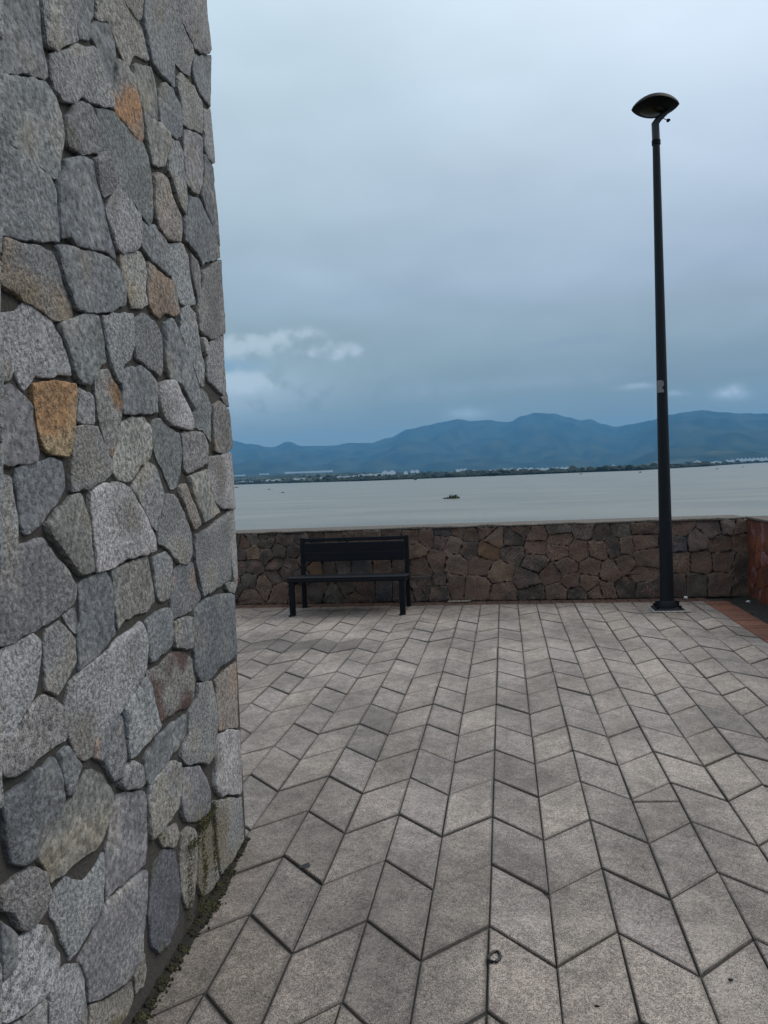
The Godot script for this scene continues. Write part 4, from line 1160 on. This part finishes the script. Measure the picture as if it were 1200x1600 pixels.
func build_lamp() -> void:
	var o := thing("lamp_post", Vector3(1.69, 0, -8.62))
	tag(o, "tall black lamp post with a leaf-shaped head, at the right", "lamp post")
	var m := mat(Color(0.008, 0.0105, 0.0145), 0.5)
	m.metallic_specular = 0.35
	var dark := mat(Color(0.004, 0.0045, 0.006), 0.6)
	dark.metallic_specular = 0.25
	var bulb_glass := mat(Color(0.018, 0.014, 0.005), 0.3)
	bulb_glass.metallic_specular = 0.3
	put("base_plate", box_mesh(Vector3(0.30, 0.022, 0.26), 0.004, Vector3(0.0, 0.012, 0)), m, o)
	var st := begin()
	tube_into(st, [Vector3(0, 0.02, 0), Vector3(0, 0.06, 0), Vector3(0, 0.10, 0)], [0.098, 0.094, 0.076], 20)
	put("base_collar", finish(st), m, o)
	for s in [[-1, -1], [1, -1], [1, 1], [-1, 1]]:
		st = begin()
		tube_into(st, [Vector3(s[0] * 0.115, 0.02, s[1] * 0.095), Vector3(s[0] * 0.115, 0.055, s[1] * 0.095)], [0.014, 0.014], 6)
		put("bolt", finish(st), dark, o)
	for i in 2:
		var gusset := put("gusset", box_mesh(Vector3(0.05, 0.07, 0.01), 0.0, Vector3(0.0, 0.035, 0)), m, o, Vector3(0.10 - 0.2 * i, 0.022, 0))
		gusset.rotation.z = 0.0
	st = begin()
	tube_into(st, [Vector3(0, 0.05, 0), Vector3(0, 0.6, 0), Vector3(0, 2.3, 0), Vector3(0, 4.94, 0)], [0.073, 0.068, 0.055, 0.037], 24)
	put("pole", finish(st), m, o)
	st = begin()
	tube_into(st, [Vector3(0, 4.895, 0), Vector3(0, 4.94, 0)], [0.045, 0.045], 20)
	put("collar", finish(st), dark, o)
	st = begin()
	tube_into(st, [Vector3(0, 4.93, 0), Vector3(-0.004, 5.11, 0), Vector3(0.03, 5.155, 0.0), Vector3(0.125, 5.235, 0.0), Vector3(0.15, 5.27, 0.0)], [0.040, 0.040, 0.033, 0.028, 0.026], 16)
	put("bracket", finish(st), mat(Color(0.014, 0.017, 0.022), 0.5), o)
	# head: pointed-oval plan, domed housing above, shallow glass bowl below
	var head := Node3D.new()
	head.name = "lamp_head"
	o.add_child(head)
	head.position = Vector3(-0.005, 5.272, 0.02)
	head.rotation = Vector3(0.0, -0.16, -0.045)
	head.rotate_object_local(Vector3.RIGHT, -0.06)
	var hs := begin()
	hs.set_smooth_group(1)
	head_shell(hs, 0.238, 0.23, 0.10, 1.0, 1.0)
	put("housing", finish(hs), dark, head)
	var rim := begin()
	rim.set_smooth_group(1)
	head_shell(rim, 0.236, 0.227, -0.045, 1.0, 1.0)
	put("lower_frame", finish(rim), dark, head, Vector3(0, -0.003, 0))
	var glass := begin()
	glass.set_smooth_group(1)
	head_shell(glass, 0.15, 0.14, -0.045, 1.0, 1.0)
	put("lamp_glass", finish(glass), bulb_glass, head, Vector3(-0.02, -0.018, 0.0))
	var knob := begin()  # small dark blob on a thin stem beside the bracket
	tube_into(knob, [Vector3(0.062, 5.165, 0.0), Vector3(0.115, 5.125, 0.02)], [0.004, 0.004], 6)
	tube_into(knob, [Vector3(0.105, 5.125, 0.02), Vector3(0.117, 5.12, 0.022), Vector3(0.14, 5.128, 0.022)], [0.012, 0.02, 0.010], 10)
	put("dark_knob", finish(knob), dark, o)
	# a torn paper sticker on the pole
	var sk := begin()
	sk.set_smooth_group(1)
	for i in 5:
		for j in 4:
			var a0 := -1.25 + i * 0.28
			var a1 := a0 + 0.28
			var y0 := 2.315 + j * 0.032
			var y1 := y0 + 0.032 - (0.012 if i == 4 and j == 3 else 0.0)
			if i == 4 and j == 1:
				continue
			var r := 0.0575
			quad(sk, Vector3(sin(a0) * r, y0, cos(a0) * r), Vector3(sin(a1) * r, y0, cos(a1) * r), Vector3(sin(a1) * r, y1, cos(a1) * r), Vector3(sin(a0) * r, y1, cos(a0) * r), Vector3(sin(a0), 0, cos(a0)))
	put("sticker", finish(sk), mat(Color(0.20, 0.19, 0.20), 0.8), o)

func head_shell(st: SurfaceTool, a: float, b: float, h: float, _x: float, _y: float) -> void:
	# a dome over a pointed oval: z half width b(1-(x/a)^2)^.8
	var nu := 28
	var nv := 14
	var at := func(i: int, j: int) -> Vector3:
		var u := -1.0 + 2.0 * i / nu
		var w := b * pow(maxf(0.0, 1.0 - u * u), 0.82)
		var v := -1.0 + 2.0 * j / nv
		var dome := pow(maxf(0.0, (1.0 - u * u) * (1.0 - v * v)), 0.62)
		return Vector3(u * a, h * dome, v * w)
	for i in nu:
		for j in nv:
			quad(st, at.call(i, j), at.call(i + 1, j), at.call(i + 1, j + 1), at.call(i, j + 1), Vector3(0, signf(h), 0))

func build_small_things() -> void:
	# an oval rubber ring lying on the pavers
	var st := begin()
	st.set_smooth_group(1)
	var ring := []
	for i in 33:
		var a := TAU * i / 32.0
		ring.append(Vector3(cos(a) * 0.0175 + 0.002 * sin(2.0 * a), 0.0055 + 0.0015 * sin(a), sin(a) * 0.030))
	var radii := []
	for i in 33:
		radii.append(0.0048)
	tube_into(st, ring, radii, 10, false)
	var r := put("rubber_ring", finish(st), mat(Color(0.008, 0.008, 0.01), 0.5), self, Vector3(-0.079, 0.0, -2.42))
	r.rotation.y = -0.25
	tag(r, "small black rubber ring lying on the pavers in the foreground", "ring")
	var leaf := begin()  # thin dark plates standing in for a chip in the paver edge
	leaf.set_smooth_group(-1)
	tri(leaf, Vector3(-0.022, 0.004, 0.012), Vector3(0.020, 0.003, 0.016), Vector3(0.016, 0.009, -0.020), Vector3.UP)
	tri(leaf, Vector3(-0.022, 0.004, 0.012), Vector3(0.016, 0.009, -0.020), Vector3(-0.004, 0.006, -0.012), Vector3.UP)
	tri(leaf, Vector3(0.020, 0.003, 0.016), Vector3(0.016, 0.009, -0.020), Vector3(0.027, 0.004, -0.004), Vector3.UP)
	var lf := put("paver_chip", finish(leaf), mat(Color(0.02, 0.02, 0.022), 0.8), self, Vector3(-0.842, 0.001, -2.938))
	tag(lf, "small dark triangular chip in a paver near the tall wall's corner", "leaf")
	for d in [[0.621, -2.372, 0.011, "dark pebble on the pavers at the lower right corner"], [0.215, -2.218, 0.010, "dark crumb on a paver at the bottom, right of the rubber ring"]]:
		var p := put("pebble", crown_mesh(int(d[0] * 50.0)), mat(Color(0.02, 0.02, 0.02), 0.9), self, Vector3(d[0], 0.0, d[1]))
		p.scale = Vector3(d[2] * 1.6, d[2] * 0.7, d[2])
		tag(p, d[3], "pebble")
	for d in [[2.02, -9.26, "crumpled white litter at the foot of the parapet beside the lamp post"], [2.60, -8.92, "crumpled white litter on the soil by the red wall"]]:
		var p := put("litter", crown_mesh(int(-d[1] * 7.0)), mat(Color(0.6, 0.6, 0.58), 0.8), self, Vector3(d[0], 0.0, d[1]))
		p.scale = Vector3(0.05, 0.035, 0.04)
		tag(p, d[2], "litter")
	var slab := put("stone_slab", box_mesh(Vector3(0.27, 0.016, 0.07), 0.004, Vector3(0, 0.01, 0)), stone_plain(Color(0.36, 0.30, 0.24)), self, Vector3(-0.58, 0.002, -9.27))
	slab.rotation.y = 0.04
	tag(slab, "pale flat slab lying at the foot of the parapet right of the bench", "slab")
	var pad := put("lamp_footing", box_mesh(Vector3(0.40, 0.012, 0.34), 0.004, Vector3(0, 0.002, 0)), stone_plain(Color(0.33, 0.31, 0.28)), self, Vector3(1.71, 0, -8.60))
	tag(pad, "light concrete pad set in the pavers under the lamp post", "footing")

# ---------------------------------------------------------------- all of it

func _ready() -> void:
	# camera, sky, light, exposure
	var cam := Camera3D.new()
	cam.name = "camera"
	cam.fov = 66.97
	cam.near = 0.05
	cam.far = 20000.0
	cam.position = EYE
	cam.rotation_order = EULER_ORDER_YXZ
	cam.rotation = Vector3(-0.04603, 0.15493, -0.04067)
	add_child(cam)
	cam.current = true

	rng.seed = 20240611
	fine.seed = 5
	fine.noise_type = FastNoiseLite.TYPE_SIMPLEX_SMOOTH
	fine.frequency = 0.02
	fine.fractal_octaves = 3
	broad.seed = 9
	broad.noise_type = FastNoiseLite.TYPE_SIMPLEX_SMOOTH
	broad.frequency = 0.03
	broad.fractal_octaves = 2
	sky_noise.seed = 21
	sky_noise.frequency = 0.02
	sky_noise.fractal_octaves = 4
	puff_noise.seed = 33
	puff_noise.frequency = 0.02
	puff_noise.fractal_octaves = 4

	var env := Environment.new()
	env.background_mode = Environment.BG_SKY
	var sky := Sky.new()
	var pano := PanoramaSkyMaterial.new()
	pano.energy_multiplier = 1.14
	pano.panorama = ImageTexture.create_from_image(sky_image())
	sky.sky_material = pano
	env.sky = sky
	env.tonemap_mode = Environment.TONE_MAPPER_LINEAR
	env.tonemap_exposure = 1.15
	env.fog_enabled = true
	env.fog_density = 0.000105
	env.fog_light_color = Color(0.47, 0.755, 0.98)
	env.sdfgi_enabled = true
	env.ssao_enabled = true
	env.ssil_enabled = true
	var we := WorldEnvironment.new()
	we.name = "environment"
	we.environment = env
	add_child(we)

	var sun := DirectionalLight3D.new()
	sun.name = "sun"
	sun.light_energy = 0.5
	sun.light_color = Color(1.0, 0.97, 0.92)
	sun.light_angular_distance = 50.0
	sun.rotation = Vector3(deg_to_rad(-48.0), deg_to_rad(-115.0 - 180.0 + 360.0 + 50.0), 0)
	sun.shadow_enabled = true
	add_child(sun)

	# stone colours: base, stain, share of stain, relief
	var grey := Color(0.35, 0.348, 0.345)
	tones = {
		"g": [grey, Color(0.396, 0.380, 0.356), 0.25, 0.008],
		"gg": [Color(0.287, 0.304, 0.300), Color(0.365, 0.365, 0.352), 0.3, 0.008],
		"gd": [Color(0.224, 0.228, 0.236), Color(0.283, 0.275, 0.267), 0.3, 0.009],
		"b": [Color(0.287, 0.301, 0.313), Color(0.309, 0.313, 0.317), 0.35, 0.007],
		"bd": [Color(0.226, 0.240, 0.256), Color(0.265, 0.273, 0.281), 0.3, 0.006],
		"lb": [Color(0.405, 0.419, 0.429), Color(0.427, 0.418, 0.410), 0.25, 0.006],
		"l": [Color(0.481, 0.477, 0.486), Color(0.323, 0.315, 0.319), 0.3, 0.008],
		"lp": [Color(0.550, 0.521, 0.521), Color(0.345, 0.329, 0.329), 0.35, 0.009],
		"p": [Color(0.304, 0.293, 0.308), Color(0.371, 0.355, 0.351), 0.3, 0.008],
		"t": [Color(0.368, 0.347, 0.315), Color(0.301, 0.301, 0.301), 0.35, 0.009],
		"tg": [Color(0.329, 0.325, 0.301), Color(0.376, 0.347, 0.295), 0.3, 0.009],
		"tl": [Color(0.437, 0.425, 0.392), Color(0.356, 0.309, 0.240), 0.25, 0.010],
		"tr": [Color(0.357, 0.313, 0.276), Color(0.416, 0.269, 0.175), 0.25, 0.009],
		"ty": [Color(0.415, 0.387, 0.335), Color(0.323, 0.316, 0.323), 0.35, 0.009],
		"rt": [Color(0.350, 0.330, 0.322), Color(0.280, 0.264, 0.264), 0.4, 0.012],
		"rg": [Color(0.287, 0.287, 0.292), Color(0.196, 0.196, 0.200), 0.4, 0.016],
		"rgt": [Color(0.280, 0.280, 0.280), Color(0.341, 0.283, 0.231), 0.25, 0.016],
		"n": [Color(0.257, 0.249, 0.241), Color(0.308, 0.296, 0.283), 0.4, 0.009],
		"nb": [Color(0.279, 0.263, 0.251), Color(0.314, 0.252, 0.205), 0.3, 0.009],
		"br": [Color(0.372, 0.273, 0.205), Color(0.316, 0.296, 0.272), 0.35, 0.009],
		"brs": [Color(0.372, 0.360, 0.336), Color(0.290, 0.170, 0.092), 0.4, 0.010],
		"O": [Color(0.47, 0.27, 0.13), Color(0.50, 0.37, 0.22), 0.22, 0.012],
		"os": [Color(0.345, 0.333, 0.309), Color(0.480, 0.261, 0.135), 0.42, 0.009],
		"osb": [Color(0.283, 0.287, 0.299), Color(0.438, 0.277, 0.167), 0.22, 0.008],
		"R": [Color(0.160, 0.101, 0.086), Color(0.320, 0.308, 0.292), 0.45, 0.022],
		"tm": [Color(0.338, 0.310, 0.273), Color(0.128, 0.123, 0.060), 0.16, 0.012],
		"bm": [Color(0.173, 0.177, 0.201), Color(0.117, 0.122, 0.075), 0.25, 0.008],
		"wr": [Color(0.285, 0.177, 0.129), Color(0.202, 0.137, 0.105), 0.35, 0.014],
		"wd": [Color(0.147, 0.110, 0.090), Color(0.227, 0.149, 0.114), 0.3, 0.016],
		"wg": [Color(0.227, 0.188, 0.157), Color(0.142, 0.110, 0.087), 0.35, 0.013],
		"wdg": [Color(0.162, 0.140, 0.102), Color(0.120, 0.089, 0.070), 0.3, 0.013],
		"wb": [Color(0.142, 0.130, 0.138), Color(0.191, 0.140, 0.122), 0.3, 0.012],
		"wp": [Color(0.275, 0.184, 0.162), Color(0.177, 0.130, 0.114), 0.35, 0.013],
		"wt": [Color(0.346, 0.229, 0.157), Color(0.238, 0.149, 0.105), 0.35, 0.014],
		"wo": [Color(0.30, 0.17, 0.095), Color(0.216, 0.120, 0.079), 0.4, 0.013],
		"wl": [Color(0.406, 0.288, 0.227), Color(0.238, 0.158, 0.122), 0.3, 0.012],
		"wn": [Color(0.251, 0.158, 0.115), Color(0.167, 0.110, 0.087), 0.35, 0.012],
		"red": [Color(0.32, 0.085, 0.035), Color(0.15, 0.05, 0.027), 0.45, 0.012],
		"redp": [Color(0.26, 0.06, 0.03), Color(0.36, 0.17, 0.17), 0.4, 0.012],
	}
	stone_mat = mat(Color(1, 1, 1), 0.85)
	stone_mat.vertex_color_use_as_albedo = true
	var grain := layered(1024, [[noise_tex(1024, 0.09, 2, FastNoiseLite.TYPE_VALUE, 41), 0.26], [noise_tex(1024, 0.3, 1, FastNoiseLite.TYPE_VALUE, 42), 0.26], [noise_tex(1024, 0.02, 4, FastNoiseLite.TYPE_SIMPLEX_SMOOTH, 43), 0.55]], 0.88, [[noise_tex(1024, 0.10, 2, FastNoiseLite.TYPE_SIMPLEX, 44), 0.74, 0.55], [noise_tex(1024, 0.035, 4, FastNoiseLite.TYPE_SIMPLEX, 45), 0.72, 0.72]])
	stone_mat.albedo_texture = ImageTexture.create_from_image(grain)
	stone_mat.heightmap_enabled = true
	stone_mat.heightmap_scale = 0.6
	stone_mat.heightmap_texture = ImageTexture.create_from_image(layered(1024, [[noise_tex(1024, 0.025, 5, FastNoiseLite.TYPE_SIMPLEX_SMOOTH, 51), 0.7], [noise_tex(1024, 0.12, 2, FastNoiseLite.TYPE_SIMPLEX_SMOOTH, 52), 0.25]], 0.5))

	smooth_stone_mat = stone_mat.duplicate()
	smooth_stone_mat.albedo_texture = ImageTexture.create_from_image(layered(1024, [[noise_tex(1024, 0.2, 2, FastNoiseLite.TYPE_VALUE, 46), 0.16], [noise_tex(1024, 0.015, 5, FastNoiseLite.TYPE_SIMPLEX_SMOOTH, 47), 0.5]], 0.84, [[noise_tex(1024, 0.14, 2, FastNoiseLite.TYPE_SIMPLEX, 48), 0.80, 0.62], [noise_tex(1024, 0.02, 5, FastNoiseLite.TYPE_SIMPLEX, 49), 0.70, 0.80]]))
	smooth_stone_mat.heightmap_scale = 0.45

	# the large structure
	build_far_land()
	var lake_m := mat(Color(0.205, 0.19, 0.145), 0.28)
	lake_m.normal_enabled = true
	lake_m.normal_scale = 0.85
	var ripple := noise_tex(512, 0.03, 4, FastNoiseLite.TYPE_SIMPLEX_SMOOTH, 61)
	ripple.bump_map_to_normal_map(6.0)
	lake_m.normal_texture = ImageTexture.create_from_image(ripple)
	lake_m.uv1_triplanar = true
	lake_m.uv1_world_triplanar = true
	lake_m.uv1_scale = Vector3(0.11, 0.11, 0.19)
	# wind streaks and silt: broad bands of slightly different water
	var silt := noise_tex(512, 0.012, 5, FastNoiseLite.TYPE_SIMPLEX_SMOOTH, 71)
	lake_m.detail_enabled = true
	lake_m.detail_blend_mode = BaseMaterial3D.BLEND_MODE_MUL
	lake_m.detail_albedo = ImageTexture.create_from_image(layered(512, [[silt, 0.28]], 0.9))
	lake_m.detail_uv_layer = BaseMaterial3D.DETAIL_UV_2
	lake_m.uv2_triplanar = true
	lake_m.uv2_world_triplanar = true
	lake_m.uv2_scale = Vector3(0.0035, 0.0035, 0.011)
	var plane := PlaneMesh.new()
	plane.size = Vector2(9000, 9000)
	put("water", plane, lake_m, self, Vector3(0, WATER_Y, -400)).set_meta("kind", "structure")
	var soil := stone_plain(Color(0.030, 0.024, 0.018))
	put("ground", box_mesh(Vector3(60, 6, 60), 0.0, Vector3(0, -3.075, PARAPET_Z - 0.4 + 30.0)), soil).set_meta("kind", "structure")
	var bank := begin()
	bank.set_smooth_group(1)
	for iz in 50:
		for ix in 3:
			var f := func(a: int, b: int) -> Vector3:
				var x := 2.445 + a * 0.1
				var z := PARAPET_Z + 0.01 + b * 0.12
				return Vector3(x, -0.012 + 0.03 * fine.get_noise_2d(x * 600.0, z * 600.0) + 0.01 * a, z)
			quad(bank, f.call(ix, iz), f.call(ix + 1, iz), f.call(ix + 1, iz + 1), f.call(ix, iz + 1), Vector3.UP)
	put("soil", finish(bank), soil).set_meta("kind", "structure")
	build_pavement()
	build_tall_wall()
	build_parapet()
	build_red_wall()
	build_shore_trees()

	# objects
	build_bench()
	build_lamp()
	build_moss()
	build_small_things()
	var far := [
		[-19.38, 4600, 81, 11.4, "long pale building deep inland, closest to the tall wall"],
		[-17.55, 4600, 55, 11.4, "small pale building deep inland, second from the tall wall"],
		[-14.29, 4781, 293, 15.9, "very long pale building deep inland, above the bench's left end"],
		[-18.88, 1676, 28, 2.8, "low white strip of building just behind the shore trees by the tall wall"],
		[-17.23, 1616, 52, 2.7, "low white strip of building behind the shore trees, left of the bench"],
		[-15.06, 1502, 28, 2.5, "short low white building behind the shore trees above the bench's left post"],
		[-12.07, 1493, 74, 2.5, "long low white building behind the shore trees above the middle of the bench"],
		[-9.76, 1585, 50, 3.9, "low white building behind the shore trees above the bench's right half"],
		[-8.41, 1978, 35, 8.2, "bright tall white building above the bench's right end"],
		[-7.15, 1931, 10, 6.4, "narrow white building just right of the brightest one above the bench"],
		[-6.49, 2809, 32, 9.3, "white building set far back, between the bench and the floating clump"],
		[-5.93, 1317, 17, 3.3, "low white building at the water's edge, between the bench and the floating clump"],
		[-3.05, 2990, 44, 9.9, "white building set far back, straight above the floating clump"],
		[-2.19, 1713, 13, 5.7, "small white building right of the floating clump"],
		[-0.84, 2202, 23, 5.5, "small white building under the main peak's left shoulder"],
		[0.34, 2132, 41, 7.1, "bright white building under the main peak, left one of a close pair"],
		[1.57, 2202, 46, 7.3, "bright white building under the main peak, right one of a close pair"],
		[3.49, 2306, 98, 5.7, "longest bright white roof line, right of the main peak's foot"],
		[5.86, 1137, 25, 2.5, "low pale building at the water's edge, left of the lamp post"],
		[7.05, 1741, 19, 4.3, "small white building behind the trees, left of the lamp post"],
		[7.73, 1988, 10, 6.6, "narrow white building nearest to the lamp post on its left"],
		[13.25, 2495, 20, 8.3, "small white building nearest to the lamp post on its right"],
		[14.43, 2177, 27, 5.4, "white building right of the lamp post, second from it"],
		[15.27, 3211, 35, 8.0, "white building set far back right of the lamp post, third from it"],
		[16.62, 3387, 114, 11.2, "long white building at the right edge of the far shore"],
	]
	for b in far:
		far_building(b[0], b[1], b[2], b[3] * (1.35 if b[1] < 4000.0 else 0.85), b[4])
	for f in [
		[Vector3(-9.58, WATER_Y, -141.4), 2.9, 0.95, "dark clump of floating plants alone in the middle of the lake"],
		[Vector3(-229.0, WATER_Y, -640.0), 7.0, 1.0, "small floating clump by the tall wall, just below the far shore"],
		[Vector3(-81.0, WATER_Y, -277.0), 1.4, 0.4, "tiny floating clump above the left end of the bench"],
		[Vector3(-123.3, WATER_Y, -396.7), 1.6, 0.5, "tiny floating clump between the tall wall and the bench, far out"],
		[Vector3(-80.3, WATER_Y, -709.0), 2.6, 2.6, "upright dark reed tuft at the far shore above the bench's right end"],
		[Vector3(58.6, WATER_Y, -613.0), 2.6, 0.8, "tiny floating clump near the far shore left of the lamp post"],
		[Vector3(91.2, WATER_Y, -545.0), 2.0, 1.0, "tiny floating clump close beside the lamp post, on its left"],
		[Vector3(151.5, WATER_Y, -587.0), 2.2, 0.7, "tiny floating clump right of the lamp post, the nearer of two"],
		[Vector3(197.0, WATER_Y, -685.0), 2.4, 0.7, "tiny floating clump right of the lamp post, the farther of two"]]:
		floating_plants(f[0], f[1], f[2], f[3])
